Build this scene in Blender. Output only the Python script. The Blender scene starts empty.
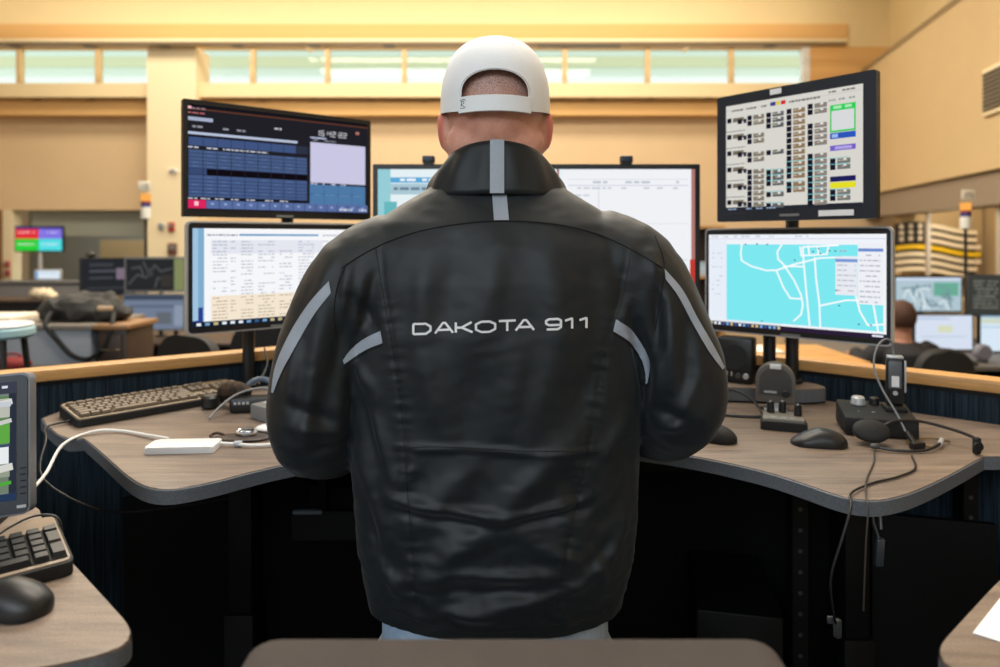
import bpy, bmesh, math, random
import numpy as np
from mathutils import Vector, Matrix, noise
from mathutils.bvhtree import BVHTree

random.seed(7)
PI = math.pi
R = math.radians
scene = bpy.context.scene
COL = scene.collection

# ------------------------------------------------------------------ camera, world, light, exposure
EYE = 1.53                     # camera height above the floor
F = 680.0                      # focal length in pixels of a 1000 px wide frame
cam_data = bpy.data.cameras.new('camera')
cam = bpy.data.objects.new('camera', cam_data)
COL.objects.link(cam)
cam.location = (0, 0, EYE)
cam.rotation_euler = (PI / 2, 0, 0)
cam_data.sensor_width = 36
cam_data.lens = 36 * F / 1000
cam_data.shift_y = -0.0935
cam_data.clip_start = 0.05
cam_data.dof.use_dof = True
cam_data.dof.focus_distance = 1.12
cam_data.dof.aperture_fstop = 2.9
scene.camera = cam

world = bpy.data.worlds.new('overcast_sky')
scene.world = world
world.use_nodes = True
bg = world.node_tree.nodes['Background']
bg.inputs[0].default_value = (0.97, 0.99, 1.0, 1)
bg.inputs[1].default_value = 1.3

scene.view_settings.view_transform = 'Standard'
scene.view_settings.look = 'None'
scene.view_settings.gamma = 1
scene.view_settings.use_curve_mapping = False
scene.view_settings.exposure = 0.0


def area(name, loc, target, sx, sy, power, color):
    l = bpy.data.lights.new(name, 'AREA')
    l.shape = 'RECTANGLE'
    l.size, l.size_y = sx, sy
    l.energy = power
    l.color = color
    o = bpy.data.objects.new(name, l)
    COL.objects.link(o)
    o.location = loc
    d = Vector(target) - Vector(loc)
    o.rotation_euler = d.to_track_quat('-Z', 'Y').to_euler()
    return o


WARM = (1.0, 0.91, 0.77)
area('ceiling_lamp_front', (0.2, 2.1, 5.3), (0.2, 1.9, 0), 3.2, 1.4, 185, (1.0, 0.92, 0.80))
area('ceiling_lamp_middle', (-1.0, 5.2, 5.3), (-1.0, 5.2, 0), 6.0, 1.6, 430, WARM)
area('ceiling_lamp_back', (-1.5, 8.2, 5.3), (-1.5, 8.6, 0), 10.0, 0.8, 225, WARM)
area('daylight_window_behind', (-1.2, -3.5, 3.4), (0, 1.2, 1.1), 7.5, 1.8, 225, (0.80, 0.91, 1.0))
area('cove_lamp', (-2.1, 9.30, 4.52), (-2.1, 9.62, 6.5), 13.6, 0.18, 48, (1.0, 0.90, 0.72))
area('recess_fill', (-6.0, 11.4, 2.95), (-6.0, 11.4, 0), 2.5, 1.0, 45, (0.95, 1.0, 0.98))  # unseen fill light added to brighten the recess
area('alcove_fill', (5.15, 7.6, 2.15), (5.5, 8.6, 1.2), 0.3, 1.2, 30, (1.0, 0.93, 0.80))  # added fill, no visible source, lifts the alcove wall and flag


def at(px, py, Y):
    return Vector(((px - 500) / F * Y, Y, EYE - (py - 240) / F * Y))


def onz(px, py, z):
    Y = F * (EYE - z) / (py - 240)
    return Vector(((px - 500) / F * Y, Y, z))


# ------------------------------------------------------------------ materials
def lin(c):
    r = []
    for v in c[:3]:
        v = v / 255.0
        r.append(v / 12.92 if v <= 0.04045 else ((v + 0.055) / 1.055) ** 2.4)
    return (*r, 1.0)


MATS = {}


def mat(name, col, rough=0.5, metal=0.0, bump=0.0, bscale=60, var=0.0, vscale=8, stretch=(1, 1, 1), spec=0.5, col2=None, coord='Object', sheen=0.0):
    if name in MATS:
        return MATS[name]
    m = bpy.data.materials.new(name)
    MATS[name] = m
    m.use_nodes = True
    nt = m.node_tree
    b = nt.nodes['Principled BSDF']
    b.inputs['Base Color'].default_value = lin(col)
    b.inputs['Roughness'].default_value = rough
    b.inputs['Metallic'].default_value = metal
    b.inputs['Specular IOR Level'].default_value = spec
    if sheen:
        b.inputs['Sheen Weight'].default_value = sheen
    if bump or var or col2:
        tc = nt.nodes.new('ShaderNodeTexCoord')
        mp = nt.nodes.new('ShaderNodeMapping')
        mp.inputs['Scale'].default_value = stretch
        nt.links.new(tc.outputs[coord], mp.inputs['Vector'])
    if var or col2:
        n = nt.nodes.new('ShaderNodeTexNoise')
        n.inputs['Scale'].default_value = vscale
        n.inputs['Detail'].default_value = 5
        n.inputs['Roughness'].default_value = 0.65
        nt.links.new(mp.outputs[0], n.inputs['Vector'])
        mx = nt.nodes.new('ShaderNodeMix')
        mx.data_type = 'RGBA'
        c = lin(col)
        c2 = lin(col2) if col2 else tuple(min(1, v * (1 - var)) for v in c[:3]) + (1,)
        mx.inputs[6].default_value = c
        mx.inputs[7].default_value = c2
        rp = nt.nodes.new('ShaderNodeValToRGB')
        rp.color_ramp.elements[0].position = 0.35
        rp.color_ramp.elements[1].position = 0.65
        nt.links.new(n.outputs[0], rp.inputs[0])
        nt.links.new(rp.outputs[0], mx.inputs[0])
        nt.links.new(mx.outputs[2], b.inputs['Base Color'])
    if bump:
        n2 = nt.nodes.new('ShaderNodeTexNoise')
        n2.inputs['Scale'].default_value = bscale
        n2.inputs['Detail'].default_value = 3
        nt.links.new(mp.outputs[0], n2.inputs['Vector'])
        bp = nt.nodes.new('ShaderNodeBump')
        bp.inputs['Strength'].default_value = bump
        bp.inputs['Distance'].default_value = 0.01
        nt.links.new(n2.outputs[0], bp.inputs['Height'])
        nt.links.new(bp.outputs[0], b.inputs['Normal'])
    return m


def emit(col, strength=1.0):
    key = 'glow_%d_%d_%d_%d' % (*[int(v) for v in col[:3]], int(strength * 100))
    if key in MATS:
        return MATS[key]
    m = bpy.data.materials.new(key)
    MATS[key] = m
    m.use_nodes = True
    nt = m.node_tree
    nt.nodes.remove(nt.nodes['Principled BSDF'])
    e = nt.nodes.new('ShaderNodeEmission')
    e.inputs[0].default_value = lin(col)
    e.inputs[1].default_value = strength
    nt.links.new(e.outputs[0], nt.nodes['Material Output'].inputs[0])
    return m


def glass_mat(name, tint, clear=0.8):
    m = bpy.data.materials.new(name)
    m.use_nodes = True
    nt = m.node_tree
    nt.nodes.remove(nt.nodes['Principled BSDF'])
    t = nt.nodes.new('ShaderNodeBsdfTransparent')
    t.inputs[0].default_value = lin(tint)
    g = nt.nodes.new('ShaderNodeBsdfGlossy')
    g.inputs['Roughness'].default_value = 0.03
    mx = nt.nodes.new('ShaderNodeMixShader')
    mx.inputs[0].default_value = 1 - clear
    nt.links.new(t.outputs[0], mx.inputs[1])
    nt.links.new(g.outputs[0], mx.inputs[2])
    nt.links.new(mx.outputs[0], nt.nodes['Material Output'].inputs[0])
    return m


M_black = mat('black_plastic', (22, 23, 25), 0.42)
M_black_soft = mat('black_matte', (13, 14, 15), 0.7)
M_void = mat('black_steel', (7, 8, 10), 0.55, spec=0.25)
M_navy = mat('navy_bezel', (24, 33, 44), 0.45)
M_silver = mat('silver_plastic', (190, 193, 196), 0.35, 0.3)
M_grey = mat('grey_plastic', (120, 122, 122), 0.5)
M_dgrey = mat('dark_grey_plastic', (62, 64, 66), 0.5)
M_white = mat('white_plastic', (235, 236, 238), 0.35)
M_cable = mat('black_cable', (16, 16, 17), 0.5)
M_whitecable = mat('white_cable', (230, 230, 228), 0.4)
M_greycable = mat('grey_cable', (120, 122, 124), 0.45)
M_chrome = mat('chrome', (200, 200, 200), 0.18, 1.0)
M_oak = mat('oak_trim', (205, 155, 95), 0.45, var=0.25, vscale=6, stretch=(2, 2, 30))


def wood_laminate():
    m = mat('grey_brown_laminate', (172, 148, 124), 0.42, bump=0.06, bscale=160, spec=0.4)
    nt = m.node_tree
    b = nt.nodes['Principled BSDF']
    tc = nt.nodes.new('ShaderNodeTexCoord')
    mp = nt.nodes.new('ShaderNodeMapping')
    mp.inputs['Rotation'].default_value = (0, 0, 0.1)
    mp.inputs['Scale'].default_value = (2.2, 26, 1)
    n = nt.nodes.new('ShaderNodeTexNoise')
    n.inputs['Scale'].default_value = 2.2
    n.inputs['Detail'].default_value = 8
    n.inputs['Roughness'].default_value = 0.7
    sp = nt.nodes.new('ShaderNodeTexNoise')
    sp.inputs['Scale'].default_value = 420
    rp = nt.nodes.new('ShaderNodeValToRGB')
    rp.color_ramp.elements[0].position = 0.3
    rp.color_ramp.elements[0].color = lin((96, 84, 76))
    rp.color_ramp.elements[1].position = 0.72
    rp.color_ramp.elements[1].color = lin((146, 128, 113))
    mx = nt.nodes.new('ShaderNodeMix')
    mx.data_type = 'RGBA'
    mx.blend_type = 'OVERLAY'
    mx.inputs[0].default_value = 0.5
    nt.links.new(tc.outputs['Object'], mp.inputs[0])
    nt.links.new(mp.outputs[0], n.inputs[0])
    nt.links.new(tc.outputs['Object'], sp.inputs[0])
    nt.links.new(n.outputs[0], rp.inputs[0])
    nt.links.new(rp.outputs[0], mx.inputs[6])
    nt.links.new(sp.outputs[0], mx.inputs[7])
    nt.links.new(mx.outputs[2], b.inputs['Base Color'])
    return m


M_top = wood_laminate()
M_edge = mat('speckled_grey_edge', (104, 108, 114), 0.6, var=0.35, vscale=300)


def ribbed_fabric():
    m = mat('navy_ribbed_fabric', (38, 56, 72), 0.9, spec=0.15)
    nt = m.node_tree
    b = nt.nodes['Principled BSDF']
    tc = nt.nodes.new('ShaderNodeTexCoord')
    mp = nt.nodes.new('ShaderNodeMapping')
    mp.inputs['Scale'].default_value = (260, 260, 7)
    n = nt.nodes.new('ShaderNodeTexNoise')
    n.inputs['Scale'].default_value = 1
    n.inputs['Detail'].default_value = 4
    rp = nt.nodes.new('ShaderNodeValToRGB')
    rp.color_ramp.elements[0].position = 0.3
    rp.color_ramp.elements[0].color = lin((12, 18, 25))
    rp.color_ramp.elements[1].position = 0.75
    rp.color_ramp.elements[1].color = lin((46, 61, 72))
    bp = nt.nodes.new('ShaderNodeBump')
    bp.inputs['Strength'].default_value = 0.25
    bp.inputs['Distance'].default_value = 0.002
    nt.links.new(tc.outputs['Object'], mp.inputs[0])
    nt.links.new(mp.outputs[0], n.inputs[0])
    nt.links.new(n.outputs[0], rp.inputs[0])
    nt.links.new(rp.outputs[0], b.inputs['Base Color'])
    nt.links.new(n.outputs[0], bp.inputs['Height'])
    nt.links.new(bp.outputs[0], b.inputs['Normal'])
    return m


M_fabric = ribbed_fabric()


# ------------------------------------------------------------------ mesh helpers
def NB():
    return bmesh.new()


def _mark(bm, n0, mi):
    bm.faces.ensure_lookup_table()
    for f in bm.faces[n0:]:
        f.material_index = mi


def box(bm, size, loc, rz=0.0, bev=0.0, mi=0, rx=0.0, seg=2):
    n0 = len(bm.faces)
    t = bmesh.new()
    bmesh.ops.create_cube(t, size=1.0)
    for v in t.verts:
        v.co = Vector((v.co.x * size[0], v.co.y * size[1], v.co.z * size[2]))
    if bev > 0:
        bmesh.ops.bevel(t, geom=t.edges[:], offset=bev, segments=seg, profile=0.5, affect='EDGES')
    M = Matrix.Translation(Vector(loc)) @ Matrix.Rotation(rz, 4, 'Z') @ Matrix.Rotation(rx, 4, 'X')
    join(bm, t, M)
    _mark(bm, n0, mi)


def join(bm, t, M=None):
    mp = {}
    for v in t.verts:
        mp[v] = bm.verts.new(M @ v.co if M else v.co)
    for f in t.faces:
        try:
            nf = bm.faces.new([mp[v] for v in f.verts])
            nf.material_index = f.material_index
        except ValueError:
            pass
    t.free()


def smoothpath(pts, n=6):
    P = [Vector(p) for p in pts]
    if len(P) < 3:
        return P
    out = []
    for i in range(len(P) - 1):
        p0 = P[max(i - 1, 0)]; p1 = P[i]; p2 = P[i + 1]; p3 = P[min(i + 2, len(P) - 1)]
        for k in range(n):
            t = k / n
            out.append(0.5 * ((2 * p1) + (p2 - p0) * t + (2 * p0 - 5 * p1 + 4 * p2 - p3) * t * t + (3 * p1 - p0 - 3 * p2 + p3) * t ** 3))
    out.append(P[-1])
    return out


def tube(bm, pts, r, seg=8, mi=0, sm=0, cap=True):
    n0 = len(bm.faces)
    P = smoothpath(pts, sm) if sm else [Vector(p) for p in pts]
    n = len(P)
    if isinstance(r, (int, float)):
        rad = [r] * n
    else:
        rr = list(r)
        rad = [np.interp(i / (n - 1), np.linspace(0, 1, len(rr)), rr) for i in range(n)]
    rings = []
    prev = None
    for i in range(n):
        t = (P[min(i + 1, n - 1)] - P[max(i - 1, 0)]).normalized()
        if prev is None:
            a = Vector((0, 0, 1)) if abs(t.z) < 0.9 else Vector((1, 0, 0))
            u = t.cross(a).normalized()
        else:
            u = (prev - t * prev.dot(t)).normalized()
        prev = u
        w = t.cross(u)
        rings.append([bm.verts.new(P[i] + (u * math.cos(2 * PI * k / seg) + w * math.sin(2 * PI * k / seg)) * rad[i]) for k in range(seg)])
    for i in range(n - 1):
        for k in range(seg):
            bm.faces.new((rings[i][k], rings[i][(k + 1) % seg], rings[i + 1][(k + 1) % seg], rings[i + 1][k]))
    if cap:
        bm.faces.new(rings[0][::-1])
        bm.faces.new(rings[-1])
    _mark(bm, n0, mi)


def cyl(bm, loc, r, h, seg=24, mi=0, r2=None, axis='Z', bev=0.0, rz=0.0):
    """solid of revolution with its base centre at loc"""
    b = min(bev, h / 2)
    r2 = r if r2 is None else r2
    prof = [(0, 0), (r - b, 0), (r, b), (r2, h - b), (r2 - b, h), (0, h)] if b else [(0, 0), (r, 0), (r2, h), (0, h)]
    rot = {'Z': Matrix(), 'X': Matrix.Rotation(PI / 2, 4, 'Y'), 'Y': Matrix.Rotation(-PI / 2, 4, 'X')}[axis]
    lathe(bm, prof, Matrix.Translation(Vector(loc)) @ Matrix.Rotation(rz, 4, 'Z') @ rot, seg, mi)


def lathe(bm, prof, M=None, seg=24, mi=0):
    n0 = len(bm.faces)
    M = M or Matrix()
    rings = []
    for (r, z) in prof:
        if r < 1e-6:
            rings.append([bm.verts.new(M @ Vector((0, 0, z)))])
        else:
            rings.append([bm.verts.new(M @ Vector((r * math.cos(2 * PI * k / seg), r * math.sin(2 * PI * k / seg), z))) for k in range(seg)])
    for a, b in zip(rings, rings[1:]):
        for k in range(seg):
            k2 = (k + 1) % seg
            if len(a) == 1 and len(b) == 1:
                continue
            if len(a) == 1:
                bm.faces.new((a[0], b[k2], b[k]))
            elif len(b) == 1:
                bm.faces.new((a[k], a[k2], b[0]))
            else:
                bm.faces.new((a[k], a[k2], b[k2], b[k]))
    _mark(bm, n0, mi)


def prism(bm, poly, z0, z1, mi=0, bev=0.0):
    n0 = len(bm.faces)
    area2 = sum(poly[i][0] * poly[(i + 1) % len(poly)][1] - poly[(i + 1) % len(poly)][0] * poly[i][1] for i in range(len(poly)))
    if area2 < 0:
        poly = poly[::-1]
    t = bmesh.new()
    lo = [t.verts.new((x, y, z0)) for x, y in poly]
    hi = [t.verts.new((x, y, z1)) for x, y in poly]
    n = len(poly)
    t.faces.new(lo[::-1])
    top = t.faces.new(hi)
    for i in range(n):
        t.faces.new((lo[i], lo[(i + 1) % n], hi[(i + 1) % n], hi[i]))
    if bev:
        bmesh.ops.bevel(t, geom=list(top.edges), offset=bev, segments=2, profile=0.5, affect='EDGES')
    join(bm, t)
    _mark(bm, n0, mi)


def ellipsoid(bm, c, r, M=None, seg=24, rings=14, mi=0):
    n0 = len(bm.faces)
    prof = [(math.sin(PI * i / rings), -math.cos(PI * i / rings)) for i in range(rings + 1)]
    prof[0] = (0, -1); prof[-1] = (0, 1)
    S = Matrix.Diagonal((r[0], r[1], r[2], 1))
    lathe(bm, prof, Matrix.Translation(Vector(c)) @ (M or Matrix()) @ S, seg, mi)


def round_poly(pts, r, n=6):
    """polygon with rounded corners; r may be a list"""
    out = []
    N = len(pts)
    for i in range(N):
        p = Vector(pts[i]).to_2d(); a = Vector(pts[i - 1]).to_2d(); b = Vector(pts[(i + 1) % N]).to_2d()
        rr = r[i] if isinstance(r, (list, tuple)) else r
        if rr <= 0:
            out.append((p.x, p.y)); continue
        da = (a - p); db = (b - p)
        la = min(rr, da.length * 0.49); lb = min(rr, db.length * 0.49)
        A = p + da.normalized() * la; B = p + db.normalized() * lb
        for k in range(n + 1):
            t = k / n
            q = A * (1 - t) ** 2 + p * 2 * t * (1 - t) + B * t * t
            out.append((q.x, q.y))
    return out


def obj(name, bm, mats, parent=None, loc=None, rz=None, sharp=35, rot=None):
    me = bpy.data.meshes.new(name)
    bmesh.ops.recalc_face_normals(bm, faces=bm.faces[:])
    bm.to_mesh(me)
    bm.free()
    return link(name, me, mats, parent, loc, rz, sharp, rot)


def link(name, me, mats, parent=None, loc=None, rz=None, sharp=35, rot=None):
    for m in (mats if isinstance(mats, (list, tuple)) else [mats]):
        me.materials.append(m)
    if sharp is not None and len(me.polygons):
        me.polygons.foreach_set('use_smooth', [True] * len(me.polygons))
        if sharp < 180:
            me.set_sharp_from_angle(angle=R(sharp))
    o = bpy.data.objects.new(name, me)
    COL.objects.link(o)
    if parent:
        o.parent = parent
    if loc is not None:
        o.location = loc
    if rz is not None:
        o.rotation_euler = (0, 0, rz)
    if rot is not None:
        o.rotation_euler = rot
    return o


def thing(name, label, cat, loc=(0, 0, 0), rz=0.0, group=None):
    o = bpy.data.objects.new(name, None)
    o.empty_display_size = 0.05
    COL.objects.link(o)
    o.location = loc
    o.rotation_euler = (0, 0, rz)
    return tag(o, label, cat, group)


def tag(o, label, cat, group=None):
    o['label'] = label
    o['category'] = cat
    if group:
        o['group'] = group
    return o


def struct(o):
    o['kind'] = 'structure'
    return o


def sbox(name, lo, hi, m, parent=None):
    b = NB()
    lo = Vector(lo); hi = Vector(hi)
    box(b, hi - lo, (lo + hi) / 2)
    o = obj(name, b, m, parent, sharp=None)
    if not parent:
        struct(o)
    return o


# ------------------------------------------------------------------ flat screen pictures
class Pic:
    """flat picture of a screen: rectangles, strips and glyph strokes in layers on one mesh; x to the right, z up, u/v run 0..1 from top left"""

    def __init__(self, W, H, strength=1.0):
        self.W, self.H, self.s = W, H, strength
        self.bm = bmesh.new(); self.mats = []; self.layer = 0; self.n = 0

    def mi(self, col):
        m = emit(col, self.s)
        if m not in self.mats:
            self.mats.append(m)
        return self.mats.index(m)

    def P(self, u, v):
        return Vector(((u - 0.5) * self.W, -0.0004 - 0.00010 * self.layer - 0.000003 * self.n, (0.5 - v) * self.H))

    def rect(self, u0, v0, u1, v1, col):
        self.n += 1
        f = self.bm.faces.new([self.bm.verts.new(self.P(*p)) for p in ((u0, v1), (u1, v1), (u1, v0), (u0, v0))])
        f.material_index = self.mi(col)

    def up(self):
        self.layer += 1
        return self

    def line(self, pts, w, col):
        i = self.mi(col)
        for a, b in zip(pts, pts[1:]):
            A = self.P(*a); B = self.P(*b)
            d = (B - A)
            if d.length < 1e-6:
                continue
            d.normalize()
            nrm = Vector((d.z, 0, -d.x)) * w / 2
            A = A - d * w * 0.4; B = B + d * w * 0.4
            f = self.bm.faces.new([self.bm.verts.new(q) for q in (A - nrm, B - nrm, B + nrm, A + nrm)])
            f.material_index = i

    def words(self, u0, u1, v, h, col, rnd, dens=0.8):
        """a row of little word-like bars"""
        u = u0
        while u < u1:
            w = rnd.uniform(0.008, 0.03)
            if rnd.random() < dens:
                self.rect(u, v, min(u + w, u1), v + h, col)
            u += w + 0.006

    def text(self, s, u, v, h, col):
        """seven-segment-like strokes for digits and colon"""
        SEG = {'0': 'abcdef', '1': 'bc', '2': 'abged', '3': 'abgcd', '4': 'fgbc', '5': 'afgcd', '6': 'afgedc', '7': 'abc', '8': 'abcdefg', '9': 'abcdfg'}
        w = h * self.H / self.W * 0.62
        for ch in s:
            if ch == ':':
                self.rect(u + w * .2, v + h * .25, u + w * .4, v + h * .37, col); self.rect(u + w * .2, v + h * .65, u + w * .4, v + h * .77, col)
                u += w * .75; continue
            pts = {'a': ((0, 0), (1, 0)), 'b': ((1, 0), (1, .5)), 'c': ((1, .5), (1, 1)), 'd': ((0, 1), (1, 1)), 'e': ((0, .5), (0, 1)), 'f': ((0, 0), (0, .5)), 'g': ((0, .5), (1, .5))}
            for sg in SEG.get(ch, ''):
                (x0, y0), (x1, y1) = pts[sg]
                self.line([(u + x0 * w, v + y0 * h), (u + x1 * w, v + y1 * h)], self.H * h * .12, col)
            u += w * 1.62

    def build(self, name, parent, loc=(0, 0, 0), rot=(0, 0, 0)):
        me = bpy.data.meshes.new(name)
        self.bm.to_mesh(me); self.bm.free()
        return link(name, me, self.mats, parent, loc, None, None, rot)


def copy_tree(o, parent=None):
    c = o.copy()
    COL.objects.link(c)
    if parent:
        c.parent = parent
    for ch in list(o.children):
        copy_tree(ch, c)
    return c


# ================================================================== THE ROOM
M_wall = mat('tan_wall_paint', (226, 196, 154), 0.85, var=0.04, vscale=2)
M_wall_hi = mat('yellow_wall_paint', (238, 216, 168), 0.85, var=0.03, vscale=2)
M_wall_r = mat('ochre_wall_paint', (210, 182, 136), 0.85, var=0.03, vscale=2)
M_cream = mat('cream_paint', (240, 222, 182), 0.8)
M_band = mat('gold_band_shade', (228, 182, 118), 0.8)
M_floor = mat('charcoal_carpet', (46, 46, 50), 0.95, bump=0.4, bscale=200, var=0.3, vscale=60)
M_ceil = mat('ceiling_paint', (238, 228, 205), 0.9)
M_fascia = mat('taupe_fascia', (150, 134, 114), 0.7)
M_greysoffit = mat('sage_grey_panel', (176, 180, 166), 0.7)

YW = 10.0


def zat(py, Y=YW):
    return EYE - (py - 240) / F * Y


def xat(px, Y=YW):
    return (px - 500) / F * Y


sbox('floor', (-9.2, -4.2, -0.1), (8.2, 13.4, 0.0), M_floor)
sbox('ceiling', (-9.2, -4.2, 5.6), (8.2, 10.3, 5.7), M_ceil)
sbox('wall_left', (-9.2, -4.2, 0), (-9.0, 10.2, 5.6), M_wall)
sbox('wall_recess_side', (-9.2, 10.2, 0), (-9.0, 13.2, 3.0), M_wall)
sbox('ceiling_recess', (-9.2, 10.2, 3.0), (-3.0, 13.2, 3.1), M_ceil)
sbox('wall_near', (-9.0, -4.2, 0), (8.2, -4.0, 5.6), mat('cool_white_paint', (206, 214, 220), .85))
# far wall: solid below the clerestory, an opening at lower left
zo = zat(210); zl = zat(115, YW - .22); zs = zat(83, YW - .36); zh = zat(47); zm = zat(97, YW - .36)
sbox('wall_far', (xat(150), YW, 0), (6.2, YW + .2, zl), M_wall)
o = sbox('wall_far_header', (-9.0, YW, zo), (xat(150), YW + .2, zl), M_wall); o.name = 'wall_far.001'
sbox('wall_far_pier', (-9.0, YW, 0), (xat(12), YW + .2, zo), M_cream).name = 'wall_far.002'
sbox('wall_recess', (-9.0, 13.0, 0), (-3.0, 13.2, 3.0), mat('grey_room_paint', (150, 150, 142), 0.8))
sbox('trim_1', (-9.0, YW - .22, zl), (5.6, YW + .2, zm), M_band)
sbox('trim_2', (-9.0, YW - .36, zm), (5.6, YW + .2, zs), M_wall_hi)
sbox('wall_upper', (-9.0, YW, zat(25)), (8.2, YW + .2, 5.6), M_wall_hi)
sbox('trim_3', (-9.0, YW - .05, zh), (xat(846), YW + .2, zat(25)), M_band)  # soffit face, its shade put into the darker gold colour
sbox('wall_window_end', (xat(809), YW - .02, zs), (8.2, YW + .2, zh), M_band)
sbox('wall_end_high', (xat(846), YW - .02, zh), (8.2, YW + .2, zat(25)), M_wall_hi)
# column standing in front of the wall
sbox('trim_4', (xat(147, YW - .45), YW - .45, 0), (xat(196, YW - .45), YW, zat(47, YW - .45)), M_cream)
# lintel, side panel and tan panel of the recess behind the opening
sbox('trim_5', (xat(20), YW + .25, zat(236, YW + .25)), (xat(148), YW + .35, zat(210, YW + .25) + .2), M_greysoffit)
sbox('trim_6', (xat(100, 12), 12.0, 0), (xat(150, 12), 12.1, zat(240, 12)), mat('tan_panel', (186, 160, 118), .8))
sbox('door_1', (xat(-40), YW - .06, 0), (xat(3), YW - .01, zo), mat('brown_door', (128, 90, 50), .5))

# clerestory windows
M_pane = glass_mat('clear_window_glass', (242, 248, 242), 0.97)
M_frame = mat('oak_mullion', (226, 196, 146), 0.6)
win_i = 0
for (x0, x1, mull) in ((-120, 146, (-60, 18, 97)), (199, 808, (252, 327, 404, 485, 565, 648, 732))):
    win_i += 1
    w = struct(thing('window_%d' % win_i, 'clerestory strip of glass panes high in the far wall', 'window', (0, YW, 0)))
    del w['label']; del w['category']
    edges = [x0] + list(mull) + [x1]
    for a, b_ in zip(edges, edges[1:]):
        q = NB(); box(q, (xat(b_) - xat(a) - .06, .02, zh - zs - .02), ((xat(a) + xat(b_)) / 2, .06, (zh + zs) / 2))
        obj('pane', q, M_pane, w, sharp=None)
    for a in mull:
        q = NB(); box(q, (.07, .10, zh - zs), (xat(a), .05, (zh + zs) / 2), bev=.008)
        obj('mullion', q, M_frame, w)
    for z in (zs + .015, zh - .015):
        q = NB(); box(q, (xat(x1) - xat(x0), .10, .03), ((xat(x0) + xat(x1)) / 2, .05, z))
        obj('window_rail', q, M_frame, w)
# what the glass shows: a pale canopy with an olive band over a bright sky
YC = 22.0
q = NB()
box(q, (90, .3, 2.4), (-1, YC, zat(56, YC) + 1.2 - .05)); canopy = struct(obj('trim_7', q, mat('sage_canopy', (228, 242, 236), .8), sharp=None))
q = NB(); box(q, (90, .3, zat(56, YC) - zat(66, YC)), (-1, YC, (zat(56, YC) + zat(66, YC)) / 2 - .05)); struct(obj('trim_8', q, mat('olive_band', (226, 228, 194), .8), sharp=None))
q = NB(); box(q, (90, .3, zat(66, YC) - zat(74, YC)), (-1, YC + .1, (zat(66, YC) + zat(74, YC)) / 2 - .05)); struct(obj('trim_9', q, mat('pale_band', (236, 246, 240), .8), sharp=None))
# white reveal at the right end of the clerestory
sbox('trim_10', (xat(802), YW - .03, zs), (xat(809), YW + .1, zh), M_white)

# right wall: angled, with an opening below
def rx_(Y):
    return 5.3 - .206 * (YW - Y)


def rwall(name, y0, y1, z0, z1, m, off=0.0, th=.2):
    b = NB()
    prism(b, [(rx_(y0) + off, y0), (rx_(y1) + off, y1), (rx_(y1) + off + th, y1), (rx_(y0) + off + th, y0)], z0, z1)
    return struct(obj(name, b, m, sharp=None))


rwall('wall_right', -4.0, YW, 2.18, 4.02, M_wall_r)
rwall('wall_right_high', -4.0, YW, 4.02, 5.6, M_wall_hi, off=.42, th=.2)
rwall('trim_11', -4.0, YW, 3.94, 4.02, M_wall_r, off=0, th=.5)
rwall('trim_12', -4.0, YW, 1.86, 2.18, M_fascia, off=.05, th=.3)
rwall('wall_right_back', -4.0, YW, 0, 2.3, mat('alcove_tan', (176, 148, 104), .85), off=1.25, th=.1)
rwall('wall_right_low', -4.0, YW, 0, .9, M_wall_r, off=.1, th=.2)
def rpost(px, w=.07, d=.0):
    # where the sight line crosses the wall line
    s = (px - 500) / F
    Y = (5.3 - 2.06 + .1 + d) / (s - .206)
    return s * Y, Y
for i, (px, w) in enumerate(((923, .035), (996, .08))):
    x, y = rpost(px)
    q = NB(); box(q, (w, .08, .96), (x + .06, y, 1.38), rz=R(-12), bev=.006)
    struct(obj('trim_%d' % (13 + i), q, mat('taupe_post', (186, 174, 156), .6)))

# long linear lamp rail in front of the clerestory
rail = thing('light_rail', 'long thin light rail running across the far wall in front of the high windows', 'light', (0, 9.45, 0))
q = NB(); box(q, (xat(845, 9.45) - xat(-110, 9.45), .16, .045), ((xat(845, 9.45) + xat(-110, 9.45)) / 2, 0, zat(42, 9.45)), bev=.006); obj('housing', q, M_cream, rail)
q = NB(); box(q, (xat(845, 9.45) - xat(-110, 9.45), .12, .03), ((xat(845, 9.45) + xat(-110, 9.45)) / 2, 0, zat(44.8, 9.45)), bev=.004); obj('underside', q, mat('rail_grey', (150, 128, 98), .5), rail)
for px in (15, 89, 164, 238, 314, 389, 770):
    q = NB(); box(q, (.16, .10, .03), (xat(px, 9.45), 0, zat(46, 9.45) + .005)); obj('clip', q, M_dgrey, rail)
q = NB(); box(q, (1.15, .10, .03), (xat(579, 9.45), 0, zat(46, 9.45) + .005)); obj('louvre', q, M_dgrey, rail)
for px in (-60, 694, 300):
    q = NB(); box(q, (.035, .55, .03), (xat(px, 9.45), .27, zat(41, 9.45))); obj('bracket', q, M_cream, rail)
rail2 = thing('cable_rail', 'thin dark rail fixed along the ledge below the high windows', 'rail', (0, YW - .30, 0))
q = NB(); tube(q, [(xat(-110), 0, zat(97.5, 9.7)), (xat(720), 0, zat(99.5, 9.7))], .014, 8); obj('rail_bar', q, mat('rail_brown', (150, 116, 70), .5), rail2)
for px in (34, 88, 145, 260, 312, 368, 424, 592, 650, 708):
    q = NB(); box(q, (.10, .2, .03), (xat(px, 9.7), .07, zat(98.3, 9.7))); obj('clip', q, mat('rail_brown', (150, 116, 70), .5), rail2)

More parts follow.
